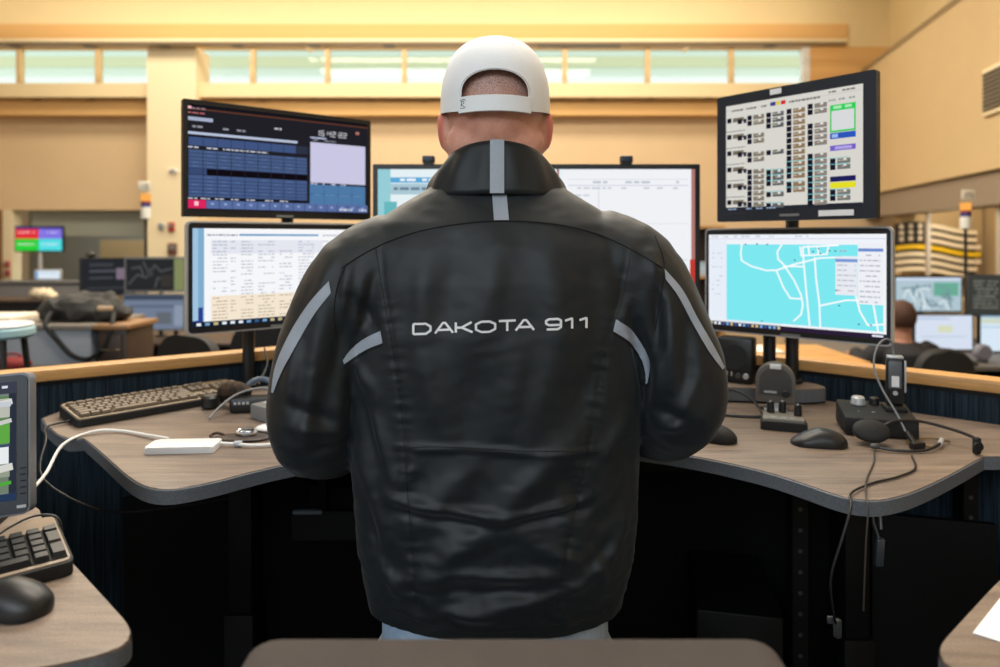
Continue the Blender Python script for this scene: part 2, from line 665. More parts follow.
# air vent on the right wall
vx, vy = rx_(6.15) - .02, 6.15
v = thing('air_vent', 'square grey air vent in a cream frame on the ochre side wall', 'vent', (vx, vy, 2.9), R(-101.6 + 180))
q = NB(); box(q, (.46, .03, .44), (0, 0, 0), bev=.01); obj('frame', q, M_cream, v)
q = NB(); box(q, (.38, .02, .36), (0, .012, 0)); obj('core', q, mat('vent_dark', (84, 74, 62), .7), v)
for k in range(9):
    q = NB(); box(q, (.38, .02, .022), (0, .022, -.16 + k * .04), rx=.5); obj('slat', q, mat('vent_slat', (120, 108, 90), .6), v)

# ================================================================== CUBICLE PARTITIONS (V round the corner desk)
def LY(x):
    return 2.554 + .683 * x


def RYp(x):
    return 2.629 - .855 * x


ZC = EYE - .33
PART = []
for nm, (xa, xb), fn, lab in (('partition', (-2.1, .049), LY, 'navy fabric cubicle partition with oak cap behind the beige keyboard'),
                              ('partition', (.049, 2.0), RYp, 'navy fabric cubicle partition with oak cap behind the headset dock')):
    a = Vector((xa, fn(xa), 0)); b_ = Vector((xb, fn(xb), 0))
    L = (b_ - a).length
    rz = math.atan2(b_.y - a.y, b_.x - a.x)
    p = tag(thing(nm, lab, 'partition', a, rz), lab, 'partition')
    q = NB(); box(q, (L, .05, ZC - .03), (L / 2, 0, (ZC - .03) / 2)); obj('panel', q, M_fabric, p, sharp=None)
    q = NB(); box(q, (L, .064, .03), (L / 2, 0, ZC - .015), bev=.004); obj('cap_rail', q, M_oak, p)
    q = NB(); box(q, (L, .056, .008), (L / 2, 0, ZC - .036)); obj('reveal', q, M_void, p, sharp=None)
    q = NB(); box(q, (L, .058, .12), (L / 2, 0, .06)); obj('kick_plate', q, M_void, p, sharp=None)

# ================================================================== THE CORNER DESK
ZD = EYE - .43          # worktop height
TH = .027


def D(px, py, z=ZD):
    v = onz(px, py, z)
    return (v.x, v.y)


front = [D(*p) for p in ((85, 438), (105, 455), (130, 477), (150, 487), (175, 488.5), (215, 481), (250, 472), (290, 463), (350, 453), (420, 447), (500, 445), (580, 445), (640, 448), (700, 457),
                         (760, 470), (800, 482), (835, 494), (858, 499), (880, 499.5), (905, 494), (930, 484), (958, 470), (983, 456))]
right_tip = [(1.30, 1.36), (1.38, 1.40)]
back = [(1.05, RYp(1.05) - .055), (.049, 2.48), (-1.03, LY(-1.03) - .055)]
leftc = [(-1.085, 1.75), (-1.107, 1.70), D(42, 418), D(46, 424), D(58, 434), D(70, 439)]
front = [(p.x, p.y) for p in smoothpath([(x, y, 0) for x, y in front], 3)]
outline = front + right_tip + back + leftc
desk = thing('corner_desk', 'raised grey brown corner desk the man stands at', 'desk', (0, 0, 0))
q = NB(); prism(q, outline, ZD - TH, ZD, bev=.002)
obj('worktop', q, M_top, desk, sharp=25)
# speckled edge band, a strip hugging the outline
q = NB()
N = len(outline)
def off_outline(k, d):
    p0 = Vector(outline[k - 1]); p1 = Vector(outline[k]); p2 = Vector(outline[(k + 1) % N])
    t = ((p1 - p0).normalized() + (p2 - p1).normalized()).normalized()
    n = Vector((t.y, -t.x))
    return p1 + n * d
sgn = 1 if sum(outline[i][0] * outline[(i + 1) % N][1] - outline[(i + 1) % N][0] * outline[i][1] for i in range(N)) > 0 else -1
vi = [[q.verts.new((*off_outline(k, sgn * d), z)) for d, z in ((.0003, ZD - .0012), (.0022, ZD - .003), (.0022, ZD - TH), (.0003, ZD - TH - .0005))] for k in range(N)]
for k in range(N):
    for j in range(3):
        q.faces.new((vi[k][j], vi[(k + 1) % N][j], vi[(k + 1) % N][j + 1], vi[k][j + 1]))
obj('edge_band', q, M_edge, desk, sharp=25)
# sit-stand legs, crossbeam, black panels added for the under-desk shade, feet
for (x, y) in ((-.62, 1.66), (.80, 1.56), (.05, 2.25)):
    q = NB(); box(q, (.07, .10, .62), (x, y, .33), bev=.004); box(q, (.055, .08, .50), (x, y, ZD - TH - .25), bev=.003); obj('leg', q, M_void, desk)
    q = NB(); box(q, (.09, .62, .03), (x, y - .05, .015), bev=.006); obj('foot', q, M_void, desk)
q = NB(); box(q, (1.30, .05, .09), (0, 1.64, ZD - TH - .05), bev=.003); obj('crossbeam', q, M_void, desk)
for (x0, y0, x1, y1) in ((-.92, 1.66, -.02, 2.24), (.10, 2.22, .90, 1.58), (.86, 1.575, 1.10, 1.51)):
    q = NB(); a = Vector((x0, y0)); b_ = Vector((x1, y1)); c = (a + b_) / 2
    box(q, ((b_ - a).length, .015, .70), (c.x, c.y, .55), rz=math.atan2(y1 - y0, x1 - x0)); obj('modesty_shade_panel', q, M_void, desk, sharp=None)
# small steel latch hanging under the right corner
q = NB(); c = at(877, 505, 1.16); tube(q, [c + Vector((-.012, 0, .012)), c + Vector((-.006, 0, -.03)), c + Vector((.004, 0, -.06))], .0022, 8)
tube(q, [c + Vector((.014, .02, .012)), c + Vector((.012, .01, -.045))], .003, 8)
box(q, (.014, .010, .05), c + Vector((.004, 0, -.080)), bev=.003, rx=.1)
obj('latch', q, mat('dark_steel', (105, 112, 120), .35, .8), desk)

# perforated steel uprights and a dark cabinet under the desk
def upright(px, Y, lab, top):
    t = thing('perforated_post', lab, 'post', ((px - 500) / F * Y, Y, 0))
    q = NB(); box(q, (.035, .035, top), (0, 0, top / 2)); obj('post', q, M_void, t, sharp=None)
    for k in range(18):
        q = NB(); cyl(q, (0, -.0176, .12 + k * (top - .2) / 18), .005, .002, 10, axis='Y'); obj('hole', q, mat('hole_grey', (54, 56, 60), .5), t)
upright(797, 1.55, 'black perforated steel post under the desk near its middle right', 1.05)
upright(966, 1.62, 'black perforated steel post under the far right corner of the desk', 1.05)
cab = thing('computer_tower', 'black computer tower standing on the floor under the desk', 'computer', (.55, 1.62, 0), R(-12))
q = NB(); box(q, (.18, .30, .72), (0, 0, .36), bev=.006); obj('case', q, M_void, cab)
for k in range(6):
    q = NB(); box(q, (.13, .006, .008), (0, -.150, .60 - k * .022)); obj('vent_slot', q, mat('slot_grey', (40, 44, 50), .5), cab)
q = NB(); box(q, (.06, .006, .006), (0, -.150, .45)); obj('status_strip', q, mat('steel_strip', (130, 140, 150), .4), cab)
cab2 = thing('cable_tray', 'black cable tray with drooping leads under the desk left side', 'tray', (-.33, 1.75, 0))
q = NB(); box(q, (.36, .16, .02), (0, 0, .80), bev=.004); box(q, (.36, .01, .07), (0, -.08, .83)); box(q, (.36, .01, .07), (0, .08, .83)); obj('tray', q, M_void, cab2)
for dx in (-.14, .14):
    q = NB(); box(q, (.02, .02, .26), (dx, .06, .94)); obj('hanger', q, M_void, cab2)
q = NB(); tube(q, [(.05, -.09, .88), (.06, -.11, .7), (.09, -.10, .55), (.12, -.08, .30), (.13, -.05, .01)], .004, 6, sm=5); obj('lead', q, mat('dull_lead', (46, 52, 60), .5), cab2)
q = NB(); box(q, (.07, .012, .008), (-.14, -.086, .865)); obj('clip', q, mat('steel_strip2', (90, 100, 110), .4), cab2)

# raised monitor shelf
shelf_pts = round_poly([(-.62, 1.965), (-.595, 1.80), (0, 1.86), (.50, 1.815), (.79, 1.775), (.87, 1.79), (.855, 1.855), (.05, 2.47)], [.02, .05, .1, .1, .02, .05, .02, 0])
sh = thing('monitor_shelf', 'low laminate riser on the desk under the monitors', 'shelf', (0, 0, 0))
q = NB(); prism(q, shelf_pts, ZD + .006, ZD + .04, bev=.002); obj('board', q, [M_top], sh, sharp=25)
q = NB()
SP = shelf_pts if sum(shelf_pts[i][0] * shelf_pts[(i + 1) % len(shelf_pts)][1] - shelf_pts[(i + 1) % len(shelf_pts)][0] * shelf_pts[i][1] for i in range(len(shelf_pts))) > 0 else shelf_pts[::-1]
ring = []
for k in range(len(SP)):
    p0 = Vector(SP[k - 1]); p1 = Vector(SP[k]); p2 = Vector(SP[(k + 1) % len(SP)])
    t = ((p1 - p0).normalized() + (p2 - p1).normalized()).normalized()
    n = Vector((t.y, -t.x)) * .0018
    ring.append([q.verts.new((p1.x + n.x, p1.y + n.y, z)) for z in (ZD + .0375, ZD + .0055)])
for k in range(len(SP)):
    k2 = (k + 1) % len(SP)
    q.faces.new((ring[k][0], ring[k2][0], ring[k2][1], ring[k][1]))
obj('edge_band', q, M_edge, sh, sharp=25)
for (x, y) in ((-.5, 1.88), (.05, 2.35), (.7, 1.86), (.3, 1.9), (-.2, 1.9)):
    q = NB(); box(q, (.06, .06, .006), (x, y, ZD + .003)); obj('pad', q, M_void, sh, sharp=None)
ZS = ZD + .04


# ================================================================== MONITORS
def monitor(label, W, H, centre, yaw, pic, bez, housing, pole, base_z, rim=None, thick=.035, group=None, corner=.010, cat='monitor', arm=True, bottom_extra=0.0, tiltx=0.0, base_r=.05):
    """centre: world centre of the front face. pole: world (x, y) of the stand pole"""
    root = thing('monitor', label, cat, (pole[0], pole[1], base_z), 0, group)
    c = Vector(centre) - Vector((pole[0], pole[1], base_z))
    rot = (tiltx, 0, yaw)
    Mx = Matrix.Rotation(yaw, 4, 'Z') @ Matrix.Rotation(tiltx, 4, 'X')
    def slab(w, h, t, y, r):
        b = NB()
        pl = round_poly([(-w / 2, -h / 2), (w / 2, -h / 2), (w / 2, h / 2), (-w / 2, h / 2)], r, 5)
        prism(b, pl, 0, t)
        bmesh.ops.transform(b, matrix=Matrix.Translation((0, y, 0)) @ Matrix.Rotation(PI / 2, 4, 'X'), verts=b.verts[:])
        return b
    # slab lies with its front at y - t
    if rim:
        obj('rim', slab(W, H, .022, .024, corner), rim, root, c, None, 30, rot)
        b = slab(W - .009, H - .009, .004, .0025, corner * .7); obj('bezel', b, housing, root, c, None, 30, rot)
    else:
        obj('bezel', slab(W, H, .022, .021, corner), housing, root, c, None, 30, rot)
    b = NB()
    box(b, (W * .82, thick, H * .72), (0, .022 + thick / 2, 0), bev=.012); obj('back_shell', b, housing, root, c, None, 35, rot)
    pic.build('screen', root, c + Mx @ Vector((0, -.0016, bottom_extra)), rot)
    b = NB(); box(b, (.05, .002, .006), (0, -.0012 if not rim else -.0022, -H / 2 + bez * .45)); obj('badge', b, M_grey, root, c, None, None, rot)
    # pole, arm and base
    b = NB(); cyl(b, (0, 0, .004), .017, c.z + .05 - .004, 20, bev=.003); obj('pole', b, M_black, root)
    b = NB(); cyl(b, (0, 0, 0), base_r, .012, 28, bev=.003); obj('base', b, M_black, root)
    if arm:
        e = c + Mx @ Vector((0, .022 + thick * .8, 0))
        b = NB(); tube(b, [(0, 0, c.z), (e.x, e.y, c.z)], .014, 12); obj('arm', b, M_black, root)
    return root


rnd = random.Random(3)

# --- upper left: dark dispatch board
def pic_dispatch(W, H):
    p = Pic(W, H, .95)
    p.rect(0, 0, 1, 1, (34, 33, 40)); p.up()
    p.rect(0, 0, 1, .035, (24, 22, 28)); p.rect(0, .035, 1, .05, (96, 58, 44))
    p.rect(0, .12, .12, .155, (170, 180, 205)); p.rect(0, .26, .57, .285, (190, 200, 225))
    p.rect(.0, .02, .016, .045, (250, 190, 200)); p.words(.02, .09, .03, .014, (160, 130, 140), rnd); p.words(0, .08, .075, .012, (190, 110, 110), rnd)
    p.rect(.0, .31, .56, .39, (66, 86, 132)); p.rect(.56, .31, .63, .39, (46, 52, 70))
    p.rect(.0, .43, .625, .60, (74, 94, 134)); p.rect(.09, .605, .625, .665, (18, 13, 18)); p.rect(0, .605, .09, .665, (58, 76, 116)); p.rect(0, .67, .625, .875, (72, 94, 138))
    p.rect(0, .875, .625, .905, (24, 24, 30)); p.rect(0, .905, 1, .985, (92, 112, 164)); p.rect(0, .905, .085, .985, (226, 38, 96))
    p.rect(.645, .255, .985, .68, (206, 204, 232)); p.rect(.64, .70, .985, .905, (80, 124, 170)); p.rect(.645, .20, .74, .215, (190, 200, 230))
    p.up()
    for k in range(9):
        u = k * .070
        p.rect(u, .43, u + .003, .875, (32, 42, 66)); p.rect(u, .31, u + .003, .39, (36, 44, 66))
    for v in np.arange(.46, .88, .035):
        if not (.60 < v < .67):
            p.rect(0, v, .625, v + .006, (40, 54, 88))
            for k in range(8):
                if rnd.random() < .6:
                    p.rect(k * .070 + .02, v - .018, k * .070 + .05, v - .012, (96, 122, 172))
    for k in range(14):
        p.rect(.085 + k * .0655, .905, .088 + k * .0655, .985, (40, 56, 100))
        p.rect(.11 + k * .0655, .93, .125 + k * .0655, .95, (150, 170, 215))
    for k in range(4):
        p.rect(.64 + k * .086, .70, .642 + k * .086, .905, (44, 76, 116)); p.words(.65 + k * .086, .71 + k * .086, .80, .01, (130, 170, 210), rnd)
    p.rect(.64, .80, .985, .804, (44, 76, 116))
    p.rect(.03, .92, .05, .96, (255, 200, 215))
    for u in (0, .09, .17, .23, .29, .35):
        p.words(u, u + .055, .40, .014, (200, 205, 220), rnd, 1)
    for u in (0, .06, .13, .21, .29, .39, .47):
        p.words(u, u + .045, .885, .012, (205, 205, 215), rnd, 1)
    for u in (.02, .10, .17, .24):
        p.words(u, u + .05, .20, .02, (150, 150, 160), rnd)
    p.words(.44, .48, .145, .018, (200, 200, 210), rnd, 1)
    p.words(.66, .80, .225, .012, (150, 150, 160), rnd)
    p.text('15:42:22', .68, .128, .052, (235, 235, 240))
    p.words(.90, .97, .10, .03, (190, 120, 110), rnd)
    p.words(.645, .86, .685, .014, (200, 200, 225), rnd); p.words(.82, .99, .95, .02, (215, 220, 235), rnd)
    return p


YAWL = R(38.2)
cUL = Vector((-.6235, 1.971, 1.749))
monitor('wide black monitor with a dark blue dispatch board, upper left of the man', .55, .313, cUL, YAWL, pic_dispatch(.526, .282), .014, M_black, (-.640, 2.046), ZD, base_r=.026, thick=.03, bottom_extra=.003, corner=.004)


# --- lower left: white call list
def pic_list(W, H):
    p = Pic(W, H, 1.0)
    p.rect(0, 0, 1, 1, (246, 247, 250)); p.rect(0, .0, .062, 1, (128, 172, 206)); p.rect(0, .945, 1, 1, (20, 34, 52)); p.rect(.0, .80, .055, .945, (44, 62, 140)); p.up()
    p.rect(.0, .0, .03, .93, (160, 196, 222)); p.rect(.062, 0, 1, .02, (252, 252, 253)); p.rect(.26, .055, .75, .075, (92, 150, 196)); p.rect(.10, .12, .78, .26, (228, 230, 240)); p.rect(.10, .69, .95, .945, (244, 230, 208))
    p.up()
    p.words(.08, .25, .06, .015, (120, 130, 150), rnd); p.words(.78, .98, .06, .015, (170, 175, 190), rnd)
    for v in np.arange(.13, .93, .034):
        c = (168, 176, 192) if v < .69 else (176, 160, 140)
        for u0, u1 in ((.11, .19), (.21, .24), (.27, .34), (.37, .47), (.50, .58), (.62, .72), (.78, .9)):
            if rnd.random() < .75:
                p.words(u0, u1, v, .010, c, rnd)
    for k in range(16):
        p.rect(.02 + k * .047, .957, .045 + k * .047, .985, rnd.choice([(230, 235, 240), (120, 160, 200), (60, 90, 130), (200, 180, 130)]))
    return p


cLL = Vector((-.626, 1.928, 1.430))
monitor('silver rimmed monitor showing a white call list, below the dark dispatch board', .49, .300, cLL, YAWL, pic_list(.462, .262), .018, M_black, (-.735, 1.988), ZD, base_r=.026, rim=M_silver, bottom_extra=.0, corner=.016)


# --- centre: very wide white application
def pic_app(W, H):
    p = Pic(W, H, 1.0)
    p.rect(0, 0, 1, 1, (240, 242, 246)); p.rect(0, 0, .58, 1, (228, 240, 244)); p.rect(.0, 0, .04, 1, (150, 205, 214)); p.up()
    p.rect(.04, .045, .30, .075, (92, 168, 214)); p.rect(.04, .08, .30, .14, (170, 200, 212)); p.rect(.02, .18, .06, .30, (104, 184, 190)); p.rect(.565, 0, .571, 1, (150, 70, 60)); p.rect(.988, 0, 1, 1, (176, 120, 112)); p.rect(.984, .50, 1, .72, (196, 60, 50))
    p.rect(.60, .055, .978, .058, (206, 212, 222)); p.rect(.60, .088, .978, .092, (196, 202, 214)); p.rect(.695, .092, .698, .30, (214, 216, 226)); p.rect(.60, .30, .978, .303, (216, 220, 228)); p.rect(.60, .50, .978, .504, (196, 204, 214)); p.rect(.60, .53, .978, .533, (206, 212, 222))
    p.up(); p.words(.07, .20, .052, .014, (240, 245, 250), rnd); p.words(.05, .17, .10, .016, (110, 130, 150), rnd); p.words(.60, .95, .066, .012, (190, 196, 208), rnd, .5); p.words(.60, .95, .10, .01, (200, 204, 214), rnd, .4)
    p.rect(.915, .545, .945, .59, (120, 208, 150))
    for v in (.14, .19, .25):
        p.words(.60, .69, v, .01, (206, 210, 220), rnd, .5)
    for v in np.arange(.6, .95, .05):
        p.words(.1, .9, v, .012, (170, 176, 190), rnd, .5)
    return p


cC = Vector((.107, 2.0, 1.473))
mc = monitor('very wide black monitor with a white screen directly behind the head', .962, .56, cC, 0.0, pic_app(.932, .53), .014, M_black, (.107, 2.12), ZS, thick=.03, corner=.004)
for px, lab in ((428.5, 'small black webcam on the wide centre monitor, left of the collar'), (626.5, 'small black webcam on the wide centre monitor, right of the collar')):
    x = (px - 500) / F * 2.0
    w = thing('webcam', lab, 'webcam', (x, 2.005, 1.753))
    q = NB(); box(q, (.036, .026, .022), (0, 0, .014), bev=.004); obj('body', q, M_black, w)
    q = NB(); cyl(q, (0, -.0135, .014), .007, .003, 16, axis='Y'); w_l = obj('lens', q, mat('lens_blue', (40, 60, 90), .1), w); w_l.location = (0, -.002, 0)
    q = NB(); box(q, (.030, .030, .004), (0, .002, .002)); obj('clip', q, M_black, w)


# --- upper right: radio console with rows of little tiles
def pic_radio(W, H):
    p = Pic(W, H, .95)
    p.rect(0, 0, 1, 1, (220, 218, 210)); p.up()
    p.rect(0, .965, 1, 1, (40, 42, 50)); p.rect(.0, .045, .99, .05, (200, 198, 190))
    K = (28, 26, 42)
    tile = lambda u, v, w=.12, a=(120, 112, 96), k=K: (p.rect(u, v, u + .036, v + .045, k), p.rect(u + .048, v + .003, u + w + .018, v + .043, a))
    for k in range(6):
        v = .12 + k * .155
        tile(.01, v); tile(.098, v + .02, .055, (60, 52, 70))
        p.rect(.0, v + .125, .16, v + .13, (70, 66, 80))
    cols = [(.178, [.12, .17, .29, .34, .46, .51, .62, .67, .72, .77, .82, .87, .92], (132, 124, 110)), (.328, [.12, .17, .22, .46, .64, .69, .74, .84, .94], (96, 100, 100)),
            (.482, [.115 + i * .052 for i in range(12)] + [.76, .81], (146, 122, 92)), (.634, [.10, .15, .27, .32, .37, .42, .53, .58, .63, .68, .73, .78, .83, .88, .93], (140, 130, 124)), (.788, [.59, .64, .85, .90], (120, 120, 116))]
    for u, vs, a in cols:
        for v in vs:
            tile(u, v, .115, a)
            if v > .55 and u > .28:
                p.rect(u - .008, v - .006, u + .125, v - .001, (60, 190, 196))
    p.rect(.788, .14, .955, .37, (44, 208, 92)); p.rect(.788, .375, .955, .425, (44, 88, 190)); p.rect(.788, .48, .955, .525, (120, 100, 200)); p.rect(.788, .79, .955, .84, (232, 226, 40)); p.rect(.788, .74, .955, .785, (34, 32, 90))
    p.up()
    p.rect(.798, .19, .945, .355, (220, 222, 224)); p.rect(.81, .15, .865, .175, (170, 236, 180)); p.rect(.885, .15, .93, .175, (170, 236, 180)); p.rect(.80, .385, .84, .415, (160, 190, 240)); p.rect(.82, .49, .93, .515, (180, 168, 230))
    p.rect(.36, .03, .40, .065, (64, 64, 150)); p.rect(.405, .03, .43, .065, (226, 200, 40)); p.rect(.44, .03, .475, .065, (214, 40, 40))
    p.words(.02, .33, .045, .018, (120, 116, 112), rnd, .6); p.words(.50, .72, .045, .018, (120, 116, 112), rnd); p.words(.78, .99, .02, .014, (110, 108, 104), rnd); p.words(.78, .95, .09, .016, (150, 150, 150), rnd)
    for u, vs, a in cols:
        for v in vs:
            p.words(u + .052, u + .115, v + .014, .010, (190, 182, 166), rnd, .6); p.rect(u + .09, v + .004, u + .108, v + .018, (235, 232, 226))
    p.words(.02, .4, .975, .014, (150, 170, 200), rnd)
    return p


YAWR = R(-50.6)
cUR = Vector((.722, 1.696, 1.748))
mu = monitor('squarish black monitor with rows of radio channel tiles, upper right', .408, .338, cUR, YAWR, pic_radio(.352, .282), .03, M_navy, (.800, 1.862), ZS, base_r=.028, thick=.04, bottom_extra=.0, corner=.006)
q = NB(); box(q, (.030, .002, .014), (-.035, -.003, .158), bev=.0005); c0 = cUR - Vector((.800, 1.862, ZS)); obj('top_label', q, M_white, mu, c0, None, None, (0, 0, YAWR))
q = NB(); box(q, (.082, .002, .014), (.115, -.003, -.154), bev=.0005); obj('bottom_label', q, M_white, mu, c0, None, None, (0, 0, YAWR))


# --- lower right: map
def pic_map(W, H):
    p = Pic(W, H, 1.0)
    p.rect(0, 0, 1, 1, (240, 244, 250)); p.up()
    p.rect(.115, .105, .985, .93, (126, 232, 240)); p.rect(0, .955, 1, 1, (44, 30, 56)); p.rect(0, .93, .45, .955, (230, 234, 242))
    p.rect(0, .04, 1, .05, (214, 216, 236)); p.up()
    w = .0042
    W_ = (250, 253, 255)
    for ln in ([(.21, .11), (.205, .2), (.21, .28), (.27, .34), (.36, .38), (.42, .375), (.52, .31), (.66, .24), (.80, .225), (.985, .23)],
               [(.42, .38), (.46, .55), (.50, .66), (.56, .66)], [(.45, .11), (.425, .18), (.43, .26), (.46, .31), (.52, .47), (.56, .62), (.57, .72), (.56, .82), (.52, .89)],
               [(.57, .14), (.575, .30), (.59, .60), (.607, .92)], [(.635, .24), (.642, .44), (.66, .70), (.665, .93)], [(.66, .72), (.80, .65), (.985, .63)], [(.57, .13), (.76, .11)],
               [(.85, .60), (.87, .75), (.91, .88), (.985, .86)], [(.93, .60), (.96, .93)], [(.555, .13), (.562, .22), (.70, .20), (.71, .11)], [(.60, .12), (.605, .20)], [(.65, .12), (.655, .20)], [(.46, .33), (.57, .33)]):
        pts = ln
        p.line(pts, w, W_)
    p.up()
    p.rect(.745, .22, .858, .60, (232, 234, 242)); p.rect(.86, .09, .985, .68, (238, 240, 246)); p.rect(0, .06, .115, .92, (232, 238, 248)); p.up()
    p.rect(.745, .245, .858, .275, (120, 150, 214)); p.rect(.862, .14, .985, .17, (110, 140, 208))
    for v in np.arange(.20, .66, .05):
        p.words(.87, .97, v, .012, (176, 178, 190), rnd)
        if .28 < v < .58:
            p.words(.755, .85, v, .012, (186, 188, 200), rnd)
        p.words(.02, .09, v, .01, (196, 200, 214), rnd, .5)
    for u, v in ((.23, .10), (.30, .095), (.36, .10), (.52, .26), (.62, .17), (.65, .14), (.71, .16), (.74, .16), (.33, .91), (.745, .55), (.86, .87), (.92, .87), (.76, .70), (.66, .19)):
        p.rect(u, v, u + .010, v + .012, (70, 90, 110))
    for k in range(17):
        p.rect(.01 + k * .026, .962, .026 + k * .026, .99, rnd.choice([(230, 235, 240), (120, 170, 220), (60, 90, 150), (210, 190, 140)]))
    p.words(.62, .80, .16, .012, (196, 130, 150), rnd, .4); p.words(.02, .6, .015, .012, (190, 194, 206), rnd, .4)
    p.rect(.93, .965, .985, .985, (220, 220, 230))
    return p


cLR = Vector((.7685, 1.798, 1.417))
monitor('silver rimmed monitor showing a turquoise street map, below the radio tile screen', .476, .292, cLR, R(-41.0), pic_map(.450, .256), .017, M_black, (.750, 1.893), ZS, base_r=.028, rim=M_silver, corner=.016)

# ================================================================== SOFT BODIES (closed shapes fused into one skin)
def fuse(bm, voxel, smooth=3):
    me = bpy.data.meshes.new('tmp'); bmesh.ops.recalc_face_normals(bm, faces=bm.faces[:]); bm.to_mesh(me); bm.free()
    o = bpy.data.objects.new('tmp', me); COL.objects.link(o)
    md = o.modifiers.new('r', 'REMESH'); md.mode = 'VOXEL'; md.voxel_size = voxel
    dg = bpy.context.evaluated_depsgraph_get(); dg.update()
    out = bpy.data.meshes.new_from_object(o.evaluated_get(dg))
    bpy.data.objects.remove(o); bpy.data.meshes.remove(me)
    n = len(out.vertices)
    co = np.empty(n * 3); out.vertices.foreach_get('co', co); co = co.reshape(-1, 3)
    ed = np.empty(len(out.edges) * 2, dtype=np.int64); out.edges.foreach_get('vertices', ed); ed = ed.reshape(-1, 2)
    deg = np.bincount(ed.ravel(), minlength=n).astype(float)[:, None]
    for i in range(smooth):
        for s in (.5, -.52):
            acc = np.zeros_like(co); np.add.at(acc, ed[:, 0], co[ed[:, 1]]); np.add.at(acc, ed[:, 1], co[ed[:, 0]])
            co = co + s * (acc / deg - co)
    for i in range(max(1, smooth // 2)):
        acc = np.zeros_like(co); np.add.at(acc, ed[:, 0], co[ed[:, 1]]); np.add.at(acc, ed[:, 1], co[ed[:, 0]])
        co = co + .5 * (acc / deg - co)
    out.vertices.foreach_set('co', co.ravel()); out.update()
    return out


def loft(bm, rings, seg=48, n=2.5):
    """rings: (z, cx, cy, half width, back depth, front depth)"""
    V = []
    for (z, cx, cy, a, bb, bf) in rings:
        row = []
        for k in range(seg):
            th = 2 * PI * k / seg
            c, s = math.cos(th), math.sin(th)
            x = cx + a * math.copysign(abs(c) ** (2 / n), c)
            y = cy + (bf if s > 0 else bb) * math.copysign(abs(s) ** (2 / n), s)
            row.append(bm.verts.new((x, y, z)))
        V.append(row)
    for a, b in zip(V, V[1:]):
        for k in range(seg):
            bm.faces.new((a[k], a[(k + 1) % seg], b[(k + 1) % seg], b[k]))
    bm.faces.new(V[0][::-1]); bm.faces.new(V[-1])


def hand(bm, wrist, fwd, up, side, s=1.0, curl=.35):
    """palm, four unequal bent fingers and a thumb; side +1: thumb towards cross(fwd, up)"""
    f = Vector(fwd).normalized(); u = Vector(up).normalized(); r = f.cross(u).normalized() * side
    w = Vector(wrist)
    palm = w + f * .05 * s
    tube(bm, [w - f * .03 * s, w + f * .012 * s], [.028 * s, .03 * s], 12)
    M = Matrix((( r.x, f.x, u.x), (r.y, f.y, u.y), (r.z, f.z, u.z))).to_4x4()
    ellipsoid(bm, palm, (.043 * s, .052 * s, .018 * s), M, 18, 10)
    for i, L in enumerate((.072, .082, .076, .060)):
        base = w + f * .088 * s + r * (.030 - .020 * i) * s
        d = (f + r * (.10 - .07 * i)).normalized()
        p1 = base + d * L * .45 * s + u * .006
        p2 = p1 + (d * math.cos(curl) - u * math.sin(curl)) * L * .33 * s
        p3 = p2 + (d * math.cos(2 * curl) - u * math.sin(2 * curl)) * L * .25 * s
        tube(bm, [base - f * .03 * s, base, p1, p2, p3], [.0098 * s, .0098 * s, .009 * s, .0082 * s, .0068 * s], 10)
    t0 = w + f * .022 * s + r * .028 * s
    t1 = t0 + (f * .6 + r * .7 - u * .15).normalized() * .040 * s
    t2 = t1 + (f * .95 + r * .2 - u * .2).normalized() * .030 * s
    tube(bm, [t0 - r * .02 * s, t0, t1, t2], [.013 * s, .0125 * s, .0105 * s, .008 * s], 10)


# ================================================================== THE MAN
MX, MY = -.008, 1.13
man = thing('person', 'person standing at the desk in a black jacket, white cap and pale jeans', 'person', (MX, MY, 0))
M_skin = mat('skin', (226, 166, 144), 0.5, col2=(208, 146, 124), vscale=40, bump=.08, bscale=300, coord='Object')
# stubble on the back of the head, part of the skin's own colour
nt = M_skin.node_tree
bs = nt.nodes['Principled BSDF']
bs.inputs['Subsurface Weight'].default_value = 0.0
old = bs.inputs['Base Color'].links[0].from_socket
tc = nt.nodes.new('ShaderNodeTexCoord'); sx = nt.nodes.new('ShaderNodeSeparateXYZ'); nt.links.new(tc.outputs['Object'], sx.inputs[0])
mr = nt.nodes.new('ShaderNodeMapRange'); mr.inputs[1].default_value = 1.705; mr.inputs[2].default_value = 1.775; mr.inputs[4].default_value = .75
nt.links.new(sx.outputs['Z'], mr.inputs[0])
sn = nt.nodes.new('ShaderNodeTexNoise'); sn.inputs['Scale'].default_value = 520; nt.links.new(tc.outputs['Object'], sn.inputs[0])
rp = nt.nodes.new('ShaderNodeValToRGB'); rp.color_ramp.elements[0].position = .4; rp.color_ramp.elements[1].position = .6
rp.color_ramp.elements[0].color = lin((112, 92, 88)); rp.color_ramp.elements[1].color = lin((186, 156, 146)); nt.links.new(sn.outputs[0], rp.inputs[0])
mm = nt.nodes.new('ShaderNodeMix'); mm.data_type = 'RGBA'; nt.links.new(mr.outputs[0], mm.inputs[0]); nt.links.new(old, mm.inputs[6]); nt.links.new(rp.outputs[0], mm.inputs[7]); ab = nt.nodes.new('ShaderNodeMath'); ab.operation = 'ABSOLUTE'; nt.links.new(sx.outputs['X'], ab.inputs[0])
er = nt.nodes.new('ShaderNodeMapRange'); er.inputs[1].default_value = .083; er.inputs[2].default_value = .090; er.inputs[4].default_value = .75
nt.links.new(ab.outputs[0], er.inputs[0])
hz = nt.nodes.new('ShaderNodeMath'); hz.operation = 'GREATER_THAN'; hz.inputs[1].default_value = 1.66; nt.links.new(sx.outputs['Z'], hz.inputs[0])
